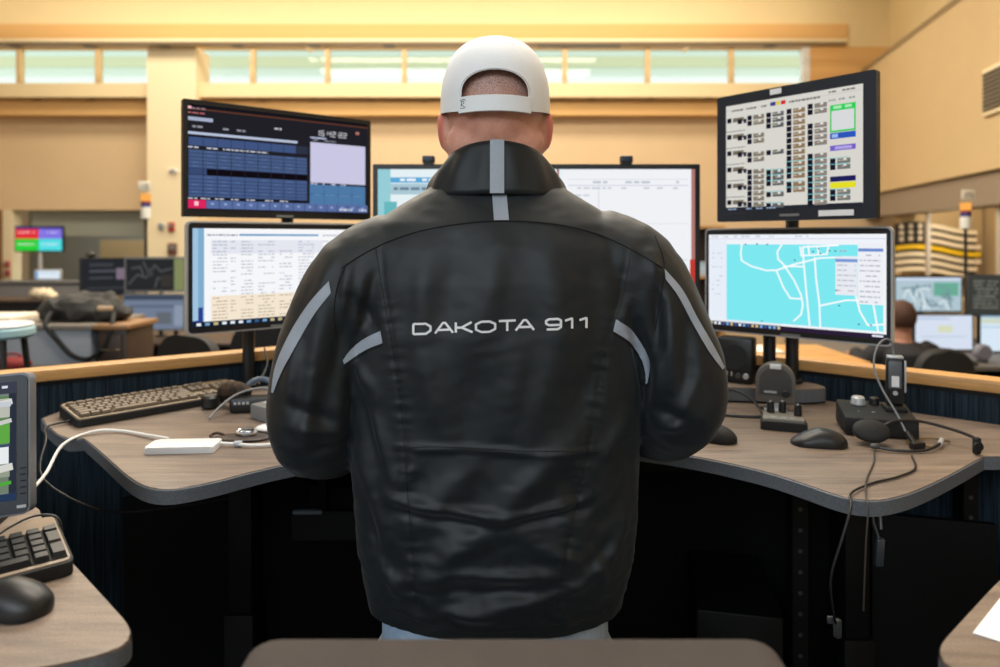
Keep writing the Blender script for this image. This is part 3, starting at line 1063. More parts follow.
em = nt.nodes.new('ShaderNodeMath'); em.operation = 'MULTIPLY'; nt.links.new(er.outputs[0], em.inputs[0]); nt.links.new(hz.outputs[0], em.inputs[1])
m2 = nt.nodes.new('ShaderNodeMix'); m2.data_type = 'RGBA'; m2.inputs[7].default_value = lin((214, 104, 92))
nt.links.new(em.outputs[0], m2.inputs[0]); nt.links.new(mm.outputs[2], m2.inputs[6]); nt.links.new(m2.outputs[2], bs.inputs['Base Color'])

TOR = [(.93, -.008, 1.13, .205, .126, .165), (1.02, -.006, 1.13, .226, .130, .17), (1.13, -.008, 1.13, .235, .128, .17), (1.21, -.008, 1.13, .238, .125, .165),
       (1.30, -.008, 1.13, .243, .125, .16), (1.38, -.006, 1.13, .247, .127, .15), (1.46, -.006, 1.13, .242, .122, .135), (1.515, -.006, 1.13, .230, .112, .12),
       (1.555, -.006, 1.13, .205, .096, .10), (1.585, -.006, 1.132, .162, .080, .085), (1.612, -.006, 1.135, .118, .070, .08), (1.63, -.006, 1.135, .095, .062, .07)]
ARM_L = [(-.165, 1.125, 1.502), (-.226, 1.118, 1.466), (-.276, 1.108, 1.375), (-.300, 1.100, 1.29), (-.302, 1.108, 1.215), (-.280, 1.19, 1.182), (-.225, 1.33, 1.172), (-.170, 1.43, 1.160)]
ARM_R = [(.150, 1.125, 1.508), (.216, 1.118, 1.474), (.266, 1.108, 1.38), (.292, 1.100, 1.31), (.294, 1.110, 1.252), (.275, 1.20, 1.205), (.235, 1.33, 1.178), (.200, 1.42, 1.165)]
ARM_W = [.078, .083, .077, .073, .068, .062, .052, .046]


def local(me, o):
    me.transform(Matrix.Translation(-Vector(o.location)))
    return me


# body: one skin from head to feet
b = NB()
loft(b, [(z, cx, cy, a - .03, bb - .025, bf - .025) for (z, cx, cy, a, bb, bf) in TOR[:-1]], 32, 2.3)
tube(b, [(-.006, 1.145, 1.54), (-.008, 1.152, 1.62), (-.008, 1.156, 1.70), (-.008, 1.155, 1.74)], [.084, .080, .079, .079], 28)
ellipsoid(b, (-.008, 1.152, 1.752), (.081, .103, .112), None, 32, 20)
ellipsoid(b, (-.008, 1.112, 1.690), (.081, .038, .048), None, 24, 14)         # roll of the nape
ellipsoid(b, (-.008, 1.195, 1.690), (.058, .056, .062), None, 24, 14)         # jaw
tube(b, [(-.008, 1.250, 1.765), (-.008, 1.268, 1.725)], [.010, .016], 12)     # nose
for s in (-1, 1):
    M = Matrix.Rotation(s * -.25, 4, 'Z') @ Matrix.Rotation(s * .10, 4, 'Y')
    ellipsoid(b, (-.008 + s * .0885, 1.152, 1.714), (.0085, .024, .034), M, 18, 12)
    ellipsoid(b, (-.008 + s * .083, 1.158, 1.700), (.008, .012, .018), None, 12, 8)
    ellipsoid(b, (-.008 + s * .033, 1.243, 1.762), (.012, .008, .008), None, 12, 8)
tube(b, [(-.030, 1.243, 1.672), (-.008, 1.250, 1.674), (.014, 1.243, 1.672)], .0065, 8)
for A in (ARM_L, ARM_R):
    tube(b, A, [r - .022 for r in ARM_W], 16, sm=3)
hand(b, (-.165, 1.44, 1.150), (.35, .9, -.22), (.05, .22, 1), 1, 1.0, .35)
hand(b, (.196, 1.43, 1.155), (-.25, .95, -.25), (-.05, .25, 1), -1, 1.0, .35)
for s in (-1, 1):
    tube(b, [(s * .09 - .008, 1.13, .93), (s * .105 - .008, 1.125, .70), (s * .118 - .008, 1.125, .50), (s * .122 - .008, 1.11, .35), (s * .125 - .008, 1.12, .09)], [.088, .078, .058, .056, .042], 18, sm=3)
    tube(b, [(s * .125 - .008, 1.09, .06), (s * .14 - .008, 1.20, .05), (s * .145 - .008, 1.28, .04)], [.040, .040, .028], 14)
link('body', local(fuse(b, .0055, 2), man), M_skin, man, sharp=180)

# jeans
M_denim = mat('pale_denim', (150, 178, 208), .85, col2=(190, 208, 226), vscale=30, bump=.15, bscale=700)
b = NB()
loft(b, [(.80, -.008, 1.13, .185, .120, .13), (.90, -.008, 1.13, .186, .116, .14), (.985, -.008, 1.13, .184, .11, .14)], 40, 2.4)
for s in (-1, 1):
    tube(b, [(s * .095 - .008, 1.13, .86), (s * .105 - .008, 1.125, .68), (s * .118 - .008, 1.125, .50), (s * .122 - .008, 1.115, .30), (s * .125 - .008, 1.12, .07)], [.105, .098, .085, .080, .078], 22, sm=4)
jeans = link('jeans', local(fuse(b, .008, 3), man), M_denim, man, sharp=180)
q = NB()
for s in (-1, 1):
    pts = [(s * .045 - .008, .92), (s * .135 - .008, .92), (s * .14 - .008, .80), (s * .09 - .008, .77), (s * .045 - .008, .80), (s * .045 - .008, .92)]
    tube(q, [(x - MX, 1.0125 - MY, z) for x, z in pts], .0012, 5)
obj('pocket_seam', q, mat('denim_stitch', (170, 140, 100), .8), man)
# shoes
for s in (-1, 1):
    q = NB(); c = s * .132 - .008 - MX
    ellipsoid(q, (c, .07, .052), (.048, .145, .045), Matrix.Rotation(-s * .12, 4, 'Z'), 20, 12)
    tube(q, [(c, -.01, .05), (c, -.01, .11)], [.05, .047], 16)
    for v in q.verts:
        v.co.z = max(v.co.z, .022)
    obj('shoe', q, mat('dark_leather', (40, 32, 28), .5), man)
    q = NB(); prism(q, round_poly([(c - .045, -.075), (c + .045, -.075), (c + .048 + s * .012, .12), (c + s * .02, .215), (c - .048 + s * .012, .12)], .04), 0, .026, bev=.003); obj('sole', q, M_black_soft, man)

# ---- the jacket
M_jacket = mat('black_nylon', (19, 26, 30), .52, bump=.06, bscale=900, spec=.42, sheen=.08)


def rows(px, py):
    return (np.asarray(px) - 500) * .00149, EYE - (np.asarray(py) - 240) * .00149


FOLDS = [  # (x0, y0, x1, y1, height mm, half width px) : creases and soft folds of the back, in garment units
    (395, 449, 470, 447, 4.0, 3.0), (470, 447, 540, 453, 4.0, 3), (540, 453, 600, 451, 3.5, 3.0),
    (385, 500, 440, 507, 5.5, 6), (440, 507, 505, 515, 5.5, 6), (505, 515, 590, 500, 5.0, 5), (395, 512, 500, 526, -4, 6), (505, 524, 590, 510, -4, 5),
    (450, 571, 560, 574, 5.0, 6), (400, 585, 470, 570, 4.0, 9), (455, 588, 560, 592, -4.5, 8), (460, 612, 590, 585, 5, 9), (430, 606, 520, 618, 4, 9),
    (500, 520, 425, 572, 6, 14), (470, 470, 415, 520, 5, 16), (575, 440, 500, 512, 6, 16), (420, 450, 395, 500, 4, 10), (560, 470, 590, 520, -4, 12), (530, 540, 585, 570, 4, 12),
    (425, 255, 420, 330, 3.5, 14), (455, 250, 445, 340, -3, 16), (500, 250, 480, 335, 3.5, 18), (545, 245, 560, 330, 3, 18), (590, 255, 600, 330, -3, 16),
    (420, 345, 440, 430, 4, 16), (480, 350, 470, 440, -3, 18), (560, 345, 530, 440, 4, 18), (600, 350, 575, 430, -3, 14), (520, 350, 505, 430, 3, 14),
    (350, 300, 372, 330, -5, 8), (360, 280, 352, 330, 5, 7), (345, 360, 372, 400, 4, 8), (355, 400, 375, 470, -4, 9), (368, 410, 390, 480, 4, 8), (352, 460, 378, 540, 4, 10),
    (362, 500, 376, 575, -4, 8), (372, 560, 400, 602, 5, 8), (390, 555, 385, 590, -4, 8),
    (632, 300, 622, 330, 4, 6), (640, 330, 655, 400, -7, 8), (628, 335, 648, 420, 4, 7), (630, 420, 600, 470, 4, 9), (634, 470, 595, 540, -5, 10), (628, 480, 605, 520, 5, 8), (620, 540, 585, 575, -4, 9), (632, 520, 612, 570, 4, 8),
    (597, 560, 610, 600, 4, 6), (570, 590, 610, 560, 4, 7),
    # sleeves
    (330, 255, 300, 330, 3, 10), (345, 265, 338, 330, 5, 6), (340, 300, 330, 400, -5, 8), (322, 300, 305, 400, 4, 10), (290, 350, 285, 420, 4, 9), (310, 380, 300, 450, 5, 9), (335, 370, 330, 450, 5, 8), (280, 405, 325, 425, -4, 7), (285, 430, 335, 440, 4, 7), (300, 460, 345, 450, -4, 7),
    (655, 255, 665, 300, 4, 7), (662, 280, 660, 350, -6, 7), (672, 300, 676, 390, 5, 8), (690, 330, 690, 400, -4, 9), (700, 380, 680, 430, 5, 9), (665, 360, 660, 430, 5, 7), (655, 410, 700, 430, -4, 7), (660, 440, 705, 420, 4, 7)]
SEAM_L = [(375, 245), (384, 300), (392, 345), (400, 400), (404, 440), (408, 500), (413, 560), (416, 612)]
SEAM_R = [(632, 245), (622, 300), (608, 345), (600, 400), (590, 440), (578, 500), (564, 560), (556, 612)]


def segdist(P, a, b):
    a = np.array(a); b = np.array(b)
    d = b - a
    t = np.clip(((P - a) @ d) / (d @ d), 0, 1)
    q = a + t[:, None] * d
    return np.hypot(*(P - q).T), t


b = NB()
loft(b, [(.82, -.008, 1.13, .198, .126, .16)] + TOR, 72, 2.5)
tube(b, ARM_L, ARM_W, 28, sm=4); tube(b, ARM_R, ARM_W, 28, sm=4)
jm = fuse(b, .0052, 5)
n = len(jm.vertices)
co = np.empty(n * 3); jm.vertices.foreach_get('co', co); co = co.reshape(-1, 3)
no = np.empty(n * 3); jm.vertex_normals.foreach_get('vector', no); no = no.reshape(-1, 3)
G = np.stack([500 + co[:, 0] / .00149, 240 + (EYE - co[:, 2]) / .00149], 1)
backside = np.clip((-no[:, 1] + .15) * 2.2, 0, 1)
disp = np.zeros(n)
for (x0, y0, x1, y1, h, w) in FOLDS:
    d, t = segdist(G, (x0, y0), (x1, y1))
    fall = 1.7 * np.exp(-(d / w) ** 2 * 1.2) * (.35 + .65 * np.sin(np.pi * np.clip(t, .02, .98)))
    disp += h * .001 * fall
disp *= backside
pk = np.zeros(n)
for S in (SEAM_L, SEAM_R):
    acc = 0.0
    for a, c in zip(S, S[1:]):
        d, t = segdist(G, a, c)
        L = math.hypot(c[0] - a[0], c[1] - a[1])
        s = acc + t * L
        inside = (t > 0.0) & (t < 1.0)
        pk += inside * np.exp(-(d / 9) ** 2) * .0016 * np.sin(s * .62 + np.sin(s * .13) * 2) * np.clip((G[:, 1] - 240) / 120, .2, 1)
        pk -= inside * np.exp(-(d / 2.0) ** 2) * .0018
        acc += L
disp += pk * backside
nz = np.array([noise.noise(Vector((c[0] * 13, c[1] * 13, c[2] * 7 + 4))) + .5 * noise.noise(Vector((c[0] * 27 + 3, c[1] * 27, c[2] * 21))) for c in co])
nz2 = np.array([noise.noise(Vector((c[0] * 30 + c[2] * 20, c[1] * 30, c[2] * 46 - c[0] * 14))) for c in co])
lowz = np.clip((1.30 - co[:, 2]) / .3, .25, 1)
disp += np.abs(nz2) * -.0042 * lowz * backside
disp += nz * .0030 * np.clip((1.66 - co[:, 2]) / .12, .15, 1)
co = co + no * disp[:, None]
jm.vertices.foreach_set('co', co.ravel()); jm.update()
q = NB(); q.from_mesh(jm)
# the hem: cut below a curved line that is highest at the sides
def hem_z(x, y):
    t = min(1, abs(x + .008) / .21)
    return .938 + .008 * t * t + (y - 1.0) * -.04
dead = [f for f in q.faces if f.calc_center_median().z < hem_z(f.calc_center_median().x, f.calc_center_median().y) and abs(f.calc_center_median().x) < .28]
bmesh.ops.delete(q, geom=dead, context='FACES')
for v in q.verts:
    if v.is_boundary:
        v.co.z = hem_z(v.co.x, v.co.y)
bpy.data.meshes.remove(jm)
JB = BVHTree.FromBMesh(q)
bmesh.ops.translate(q, vec=-Vector(man.location), verts=q.verts[:])
jm = bpy.data.meshes.new('jacket'); q.to_mesh(jm); q.free()
jacket = link('jacket', jm, M_jacket, man, sharp=180)
EYEV = Vector((0, 0, EYE))


def on_jacket(px, py, lift=.0012):
    d = Vector(((px - 500) / F, 1, -(py - 240) / F)).normalized()
    h, nrm, i, dist = JB.ray_cast(EYEV, d)
    if h is None or h.y > 1.35:
        return None
    if nrm.dot(d) > 0:
        nrm = -nrm
    return h + nrm * lift - Vector(man.location)


def ribbon_on(bm, left, right, nu=24, nv=4, lift=.0015, mi=0, thick=.0):
    """a cloth strip lying on the jacket between two garment lines"""
    Lp = smoothpath([(x, y, 0) for x, y in left], 8); Rp = smoothpath([(x, y, 0) for x, y in right], 8)
    def samp(P, t):
        f = t * (len(P) - 1); i = min(int(f), len(P) - 2); return P[i].lerp(P[i + 1], f - i)
    grid = []
    for i in range(nu + 1):
        a = samp(Lp, i / nu); c = samp(Rp, i / nu); row = []
        for j in range(nv + 1):
            p = a.lerp(c, j / nv); h = on_jacket(p.x, p.y, lift)
            row.append(bm.verts.new(h) if h is not None else None)
        grid.append(row)
    for i in range(nu):
        for j in range(nv):
            f4 = (grid[i][j], grid[i + 1][j], grid[i + 1][j + 1], grid[i][j + 1])
            if all(f4) and max((f4[0].co - f4[2].co).length, (f4[1].co - f4[3].co).length) < .05:
                bm.faces.new(f4).material_index = mi


M_reflect = mat('grey_reflective_cloth', (158, 166, 178), .5, bump=.15, bscale=400)
M_stitch = mat('black_thread', (8, 8, 9), .8)
q = NB(); ribbon_on(q, [(329, 281), (309, 304), (290, 334), (276, 366), (272, 392)], [(331, 293), (315, 314), (298, 343), (282, 373), (274, 393)], 40, 4); obj('sleeve_stripe', q, M_reflect, man, sharp=60)
q = NB(); ribbon_on(q, [(664, 269), (682, 290), (697, 318), (712, 344), (724, 367)], [(665, 279), (678, 297), (692, 323), (708, 351), (722, 370)], 40, 4); obj('sleeve_stripe', q, M_reflect, man, sharp=60)
q = NB(); ribbon_on(q, [(381, 331), (366, 338), (352, 348), (343, 360)], [(383, 343), (370, 348), (356, 356), (344, 364)], 24, 4); obj('back_stripe', q, M_reflect, man, sharp=60)
q = NB(); ribbon_on(q, [(616, 319), (632, 331), (646, 350), (651, 366), (648, 383)], [(613, 331), (628, 341), (640, 357), (645, 370), (646, 384)], 24, 4); obj('back_stripe', q, M_reflect, man, sharp=60)
q = NB(); ribbon_on(q, [(491, 178), (494, 221)], [(505, 178), (509, 221)], 14, 4); obj('spine_stripe', q, M_reflect, man, sharp=60)
# embroidered lettering
GLY = {'D': [[(0, 0), (0, 1)], [(0, 0), (.72, 0), (1, .3), (1, .7), (.72, 1), (0, 1)]], 'A': [[(0, 1), (.45, 0), (.6, 0), (1.05, 1)], [(.2, .68), (.85, .68)]],
       'K': [[(0, 0), (0, 1)], [(.05, .52), (.35, .52), (.95, 0)], [(.35, .52), (1, 1)]], 'O': [[(.3, 0), (.75, 0), (1.05, .25), (1.05, .75), (.75, 1), (.3, 1), (0, .75), (0, .25), (.3, 0)]],
       'T': [[(0, 0), (1, 0)], [(.5, 0), (.5, 1)]], '9': [[(1, .58), (.2, .58), (0, .42), (0, .16), (.2, 0), (.8, 0), (1, .16), (1, .8), (.8, 1), (.05, 1)]], '1': [[(.0, .2), (.42, 0), (.42, 1)]]}
q = NB()
x = 414.0
for ch, w, adv in (('D', 16.5, 21), ('A', 17.5, 21.3), ('K', 16.5, 19.8), ('O', 18, 22.5), ('T', 17, 17), ('A', 17.5, 30.5), ('9', 14.5, 18.5), ('1', 16.5, 14.2), ('1', 16.5, 12)):
    for st in GLY[ch]:
        P = []
        for a, c in zip(st, st[1:]):
            for k in range(8):
                t = k / 8; P.append((a[0] + (c[0] - a[0]) * t, a[1] + (c[1] - a[1]) * t))
        P.append(st[-1])
        P = [(x + u * w, 324.0 + v * 10.2 - (x + u * w - 414) * .036) for u, v in P]
        lo = []; hi = []
        for i in range(len(P)):
            a = P[max(i - 1, 0)]; c = P[min(i + 1, len(P) - 1)]
            dx, dy = c[0] - a[0], c[1] - a[1]; l = math.hypot(dx, dy) or 1
            hw = 1.15
            lo.append((P[i][0] - dy / l * hw, P[i][1] + dx / l * hw)); hi.append((P[i][0] + dy / l * hw, P[i][1] - dx / l * hw))
        V = [(on_jacket(*a, .0022), on_jacket(*c, .0022)) for a, c in zip(lo, hi)]
        V = [(q.verts.new(a), q.verts.new(c)) for a, c in V if a is not None and c is not None]
        for a, c in zip(V, V[1:]):
            q.faces.new((a[0], c[0], c[1], a[1]))
    x += adv
obj('back_lettering', q, mat('white_thread', (232, 234, 236), .6), man, sharp=None)
# seams
def seam(pts, r, name='seam'):
    P = [on_jacket(p.x, p.y, r * .4) for p in smoothpath([(x, y, 0) for x, y in pts], 14)]
    P = [p for p in P if p is not None]
    run = [[P[0]]]
    for a, c in zip(P, P[1:]):
        if (a - c).length > .04:
            run.append([])
        run[-1].append(c)
    q = NB()
    for rr in run:
        if len(rr) > 2:
            tube(q, rr, r, 6)
    obj(name, q, M_stitch, man)
seam([(342, 268), (360, 256), (385, 243), (420, 231), (460, 224), (500, 221), (545, 223), (580, 229), (610, 239), (640, 254), (662, 268)], .0013, 'yoke_seam')
seam(SEAM_L, .0005, 'side_seam'); seam(SEAM_R, .0005, 'side_seam')
seam([(345, 268), (338, 285), (334, 310), (336, 340)], .0009, 'armhole_seam'); seam([(655, 236), (664, 262), (662, 290), (655, 330)], .0009, 'armhole_seam')
seam([(343, 367), (356, 358), (370, 350), (383, 345)], .0009, 'piping'); seam([(613, 333), (628, 343), (640, 359), (645, 372)], .0009, 'piping')
seam([(384, 607), (420, 622), (455, 632), (500, 633), (560, 624), (612, 604)], .0008, 'hem_seam')
seam([(398, 449), (430, 447), (470, 448), (520, 451), (600, 452)], .0007, 'vent_seam')
# collar: a standing band round the neck, open at the throat
q = NB()
nu, nv = 64, 10
rowsV = []
for i in range(nu + 1):
    th = R(-90 - 158) + R(316) * i / nu          # -90 is the nape
    c, s = math.cos(th), math.sin(th)
    nape = max(0, -s)
    row = []
    for j in range(nv + 1):
        t = j / nv
        a = .120 + (.0875 - .120) * t + .007 * math.sin(PI * t); bb = (.089 + (.086 - .089) * t) if s < 0 else (.085 + (.083 - .085) * t)
        zt = 1.650 + .036 * nape + (.010 if s > .3 else 0)
        z0 = 1.598 + .004 * nape
        cr = .0022 * math.sin(i * 1.3) * math.sin(PI * t)
        row.append(q.verts.new((-.006 + (a + cr) * c - MX, 1.137 + (bb + cr) * s + .012 * t - MY, z0 + (zt - z0) * t)))
    rowsV.append(row)
for i in range(nu):
    for j in range(nv):
        q.faces.new((rowsV[i][j], rowsV[i + 1][j], rowsV[i + 1][j + 1], rowsV[i][j + 1]))
col_o = obj('collar', q, M_jacket, man, sharp=180)
sd = col_o.modifiers.new('thickness', 'SOLIDIFY'); sd.thickness = .006; sd.offset = -1
q = NB(); rr = []
for j in range(nv + 1):
    row = []
    for dx in (-.011, -.004, .004, .011):
        t = j / nv; a = .120 + (.0875 - .120) * t + .007 * math.sin(PI * t); bb = .089 + (.086 - .089) * t
        xx = dx - .006 + .0015
        yy = 1.137 - bb * math.sqrt(max(0, 1 - ((xx + .006) / a) ** 2)) + .012 * t - .0038
        row.append(q.verts.new((xx - MX, yy - MY, 1.602 + .0845 * t)))
    rr.append(row)
for j in range(nv):
    for k in range(3):
        q.faces.new((rr[j][k], rr[j][k + 1], rr[j + 1][k + 1], rr[j + 1][k]))
obj('collar_stripe', q, M_reflect, man, sharp=60)

# ---- the cap
M_cap = mat('white_cap_cloth', (240, 242, 244), .8, bump=.12, bscale=500)
CX, CY = -.008 - MX, 1.148 - MY
def cap_r(z):
    s = max(0, (z - 1.738) / .126)
    return max(0, 1 - s ** 2.7) ** (1 / 2.7)
q = NB()
lev = [1.727, 1.735, 1.744] + [1.744 + .120 * math.sin(PI / 2 * k / 20) for k in range(1, 21)]
lathe(q, [(max(cap_r(z), 0.0), z) for z in lev[:-1]] + [(0, lev[-1])], None, 72)
for v in q.verts:
    v.co.x = CX + v.co.x * .0905; v.co.y = CY + v.co.y * .113
    v.co.z += max(0, (v.co.y - CY + .113)) * .13 * max(0, min(1, (1.80 - v.co.z) / .07))
capm = obj('cap', q, M_cap, man, sharp=180)
sd = capm.modifiers.new('thickness', 'SOLIDIFY'); sd.thickness = .003; sd.offset = 0
cut = NB()
arch = [(-.052, 1.735)] + [(-.052 * math.cos(PI * k / 20) if k else -.052, 1.752 + .039 * math.sin(PI * k / 20) ** .65) for k in range(21)] + [(.052, 1.735)]
arch = [(CX + x_, z_) for x_, z_ in arch]
prism(cut, arch, 0, .12)
bmesh.ops.transform(cut, matrix=Matrix.Translation((0, CY - .02, 0)) @ Matrix.Rotation(PI / 2, 4, 'X'), verts=cut.verts[:])
cutm = obj('cutter', cut, M_cap, man)
bo = capm.modifiers.new('opening', 'BOOLEAN'); bo.operation = 'DIFFERENCE'; bo.object = cutm; bo.solver = 'EXACT'
dg = bpy.context.evaluated_depsgraph_get(); dg.update()
newm = bpy.data.meshes.new_from_object(capm.evaluated_get(dg))
capm.modifiers.clear(); capm.data = newm
bpy.data.objects.remove(cutm)
newm.polygons.foreach_set('use_smooth', [True] * len(newm.polygons)); newm.set_sharp_from_angle(angle=R(45))
def cap_pt(x_, z_, lift=.003):
    rz_ = cap_r(z_)
    return Vector((CX + x_, CY - (.113 * math.sqrt(max(0, rz_ * rz_ - (x_ / .0905) ** 2)) + lift), z_))
q = NB()   # strap
V = [[q.verts.new(cap_pt(-.0565 + .113 * i / 30, z_, lift)) for z_, lift in ((1.7255, .002), (1.7265, .0048), (1.7505, .0048), (1.7515, .002))] for i in range(31)]
for a, c in zip(V, V[1:]):
    for j in range(3):
        q.faces.new((a[j], c[j], c[j + 1], a[j + 1]))
obj('cap_strap', q, M_cap, man, sharp=40)
q = NB()   # sewn rim of the opening and crown seams
rim = [cap_pt(-.0535, 1.752)] + [cap_pt(-.0535 * math.cos(PI * k / 24), 1.752 + .0405 * math.sin(PI * k / 24) ** .65, .001) for k in range(25)]
tube(q, rim, .0014, 6)
obj('rim_stitch', q, mat('cap_grey_thread', (206, 208, 212), .8), man)  # pale grey thread round the opening
q = NB()
for th in (R(-90), R(-30), R(30), R(90), R(150), R(210)):
    zs_ = [1.790 + .074 * math.sin(PI / 2 * k / 12) for k in range(13)] if th == R(-90) else [1.745 + .119 * math.sin(PI / 2 * k / 16) for k in range(17)]
    tube(q, [(CX + .0905 * (cap_r(z_) + .004) * math.cos(th), CY + .113 * (cap_r(z_) + .004) * math.sin(th), z_) for z_ in zs_[:-1]], .0009, 5)
obj('crown_seam', q, M_cap, man)
q = NB(); ellipsoid(q, (CX, CY, 1.8645), (.007, .007, .003), None, 14, 8); obj('cap_button', q, M_cap, man)
for x_ in (-.024, .028):
    q = NB(); ellipsoid(q, cap_pt(x_, 1.838 - .003 * (x_ > 0), .0005), (.0016, .0012, .0016), None, 8, 6); obj('eyelet', q, mat('eyelet_grey', (120, 122, 128), .6), man)
q = NB()   # brim in front, out of sight from behind
g = []
for i in range(17):
    th = R(35 + 110 * i / 16)
    g.append([q.verts.new((CX + .088 * math.cos(th) * (1 - .1 * t), CY + .110 * math.sin(th) + .075 * t * math.sin(th), 1.744 - .014 * t - .02 * (math.cos(th)) ** 2)) for t in (0, .5, 1)])
for a, c in zip(g, g[1:]):
    for j in range(2):
        q.faces.new((a[j], c[j], c[j + 1], a[j + 1]))
br = obj('brim', q, M_cap, man, sharp=180); sd = br.modifiers.new('thickness', 'SOLIDIFY'); sd.thickness = .004
q = NB()   # small dark monogram on the strap's left end
def capline(pts, r=.0006):
    tube(q, [cap_pt(-.0555 + (x_ + .0635) * .72, 1.7345 + (z_ - 1.7305) * .78, .0052) for x_, z_ in pts], r * .8, 5)
u0, w0 = -.0635, 1.7305
capline([(u0 + .004, w0 + .012), (u0 + .010, w0 + .012), (u0 + .011, w0 + .008), (u0 + .006, w0 + .006), (u0 + .011, w0 + .0005)])
capline([(u0 + .0055, w0 + .012), (u0 + .005, w0 + .0035), (u0 + .003, w0 + .003)])
capline([(u0 + .002, w0 + .0145), (u0 + .012, w0 + .0155), (u0 + .014, w0 + .012)]); capline([(u0 + .003, w0 - .001), (u0 + .011, w0 - .002), (u0 + .014, w0 + .001)])
obj('strap_monogram', q, M_black_soft, man)

# ================================================================== THINGS ON THE CORNER DESK
def mouse(label, x, y, z, rz, m=M_black, s=1.0, shine=None):
    t = thing('computer_mouse', label, 'mouse', (x, y, z), rz)
    q = NB()
    ellipsoid(q, (0, 0, .006), (.032 * s, .056 * s, .031 * s), None, 28, 18)
    for v in q.verts:
        if v.co.z < .002:
            v.co.z = .002
        v.co.x *= 1 - .12 * math.cos(v.co.y / (.056 * s) * PI)
        if v.co.y > 0:
            v.co.z = .002 + (v.co.z - .002) * (1 - .45 * v.co.y / (.056 * s))
    obj('shell', q, m, t, sharp=60)
    q = NB(); cyl(q, (-.003, .028 * s, .017 * s), .008, .006, 16, axis='X'); obj('scroll_wheel', q, M_dgrey, t)
    q = NB(); prism(q, round_poly([(-.026, -.048), (.026, -.048), (.026, .05), (-.026, .05)], .02), 0, .003); obj('glide', q, M_black_soft, t)
    return t


KEYCAP = None
def keyboard(label, loc, rz, body_m, key_m, L=.44, Wd=.155, tilt=.07, group=None):
    global KEYCAP
    t = thing('keyboard', label, 'keyboard', loc, rz)
    q = NB()
    pl = round_poly([(-L / 2, -Wd / 2), (L / 2, -Wd / 2), (L / 2, Wd / 2), (-L / 2, Wd / 2)], .012, 4)
    prism(q, pl, .002, .018, bev=.003)
    M = Matrix.Rotation(tilt, 4, 'X')
    for v in q.verts:
        if v.co.z > .01:
            v.co.z += (v.co.y + Wd / 2) * tilt
    obj('case', q, M_black_soft, t, sharp=30)
    q = NB()
    pl = round_poly([(-L / 2 + .003, -Wd / 2 + .004), (L / 2 - .003, -Wd / 2 + .004), (L / 2 - .003, Wd / 2 - .003), (-L / 2 + .003, Wd / 2 - .003)], .010, 4)
    prism(q, pl, .018, .0200, bev=.001)
    for v in q.verts:
        v.co.z += (v.co.y + Wd / 2) * tilt
    obj('top_plate', q, body_m, t, sharp=30)
    q = NB()
    for (x0, x1, y0, y1) in ((-.212, .072, -.066, .030), (-.212, .072, .041, .058), (.078, .134, .006, .058), (.078, .134, -.066, -.030), (.140, .214, -.066, .030)):
        x0 *= L / .44; x1 *= L / .44
        prism(q, [(x0, y0), (x1, y0), (x1, y1), (x0, y1)], .0195, .0212)
    for v in q.verts:
        v.co.z += (v.co.y + Wd / 2) * tilt
    obj('key_well', q, M_void, t, sharp=None); t.children[-1]['kind'] = 'stuff'
    if KEYCAP is None:
        KEYCAP = []
        q = NB(); box(q, (1, 1, .007), (0, 0, .0035))
        for v in q.verts:
            if v.co.z > .004:
                v.co.x *= .80; v.co.y *= .80
        me = bpy.data.meshes.new('key'); q.to_mesh(me); q.free()
        KEYCAP.append(me)
    me = KEYCAP[0].copy(); me.materials.append(key_m)
    def key(x, y, w, h=.0165):
        o = bpy.data.objects.new('key', me); COL.objects.link(o); o.parent = t
        o.location = (x * L / .44, y, .0205 + (y + Wd / 2) * tilt); o.scale = (w, h, 1); o.rotation_euler = (tilt, 0, 0)
    p = .0189
    X0 = -.2115
    for k in range(13):                                    # function row
        key(X0 + .010 + k * .0214, .0495, .0165, .013)
    for r, (y, lst) in enumerate(((.0208, [1] * 13 + [2]), (.0018, [1.5] + [1] * 12 + [1.5]), (-.0172, [1.75] + [1] * 11 + [2.25]), (-.0362, [2.25] + [1] * 10 + [2.75]), (-.0552, [1.25, 1.25, 1.25, 6.25, 1.25, 1.25, 1.25, 1.25]))):
        x = X0
        for w in lst:
            key(x + w * p / 2, y, w * p - .0024); x += w * p
    for r in range(3):
        for c in range(3):
            y = (.0495, .0208, .0018)[r]
            key(.087 + c * p, y, .0165, .013 if r == 0 else .0165)
    for x, y in ((.087, -.0552), (.087 + p, -.0552), (.087 + 2 * p, -.0552), (.087 + p, -.0362)):
        key(x, y, .0165)
    for r, y in enumerate((.0208, .0018, -.0172, -.0362, -.0552)):
        for c in range(4):
            if r == 4 and c == 1 or (c == 3 and r in (2, 4)):
                continue
            w = .0354 if (r == 4 and c == 0) else .0165
            yy = y - .0095 if (c == 3 and r in (1, 3)) else y
            key(.149 + c * p + (.0095 if w > .02 else 0), yy, w, .0355 if (c == 3 and r in (1, 3)) else .0165)
    return t


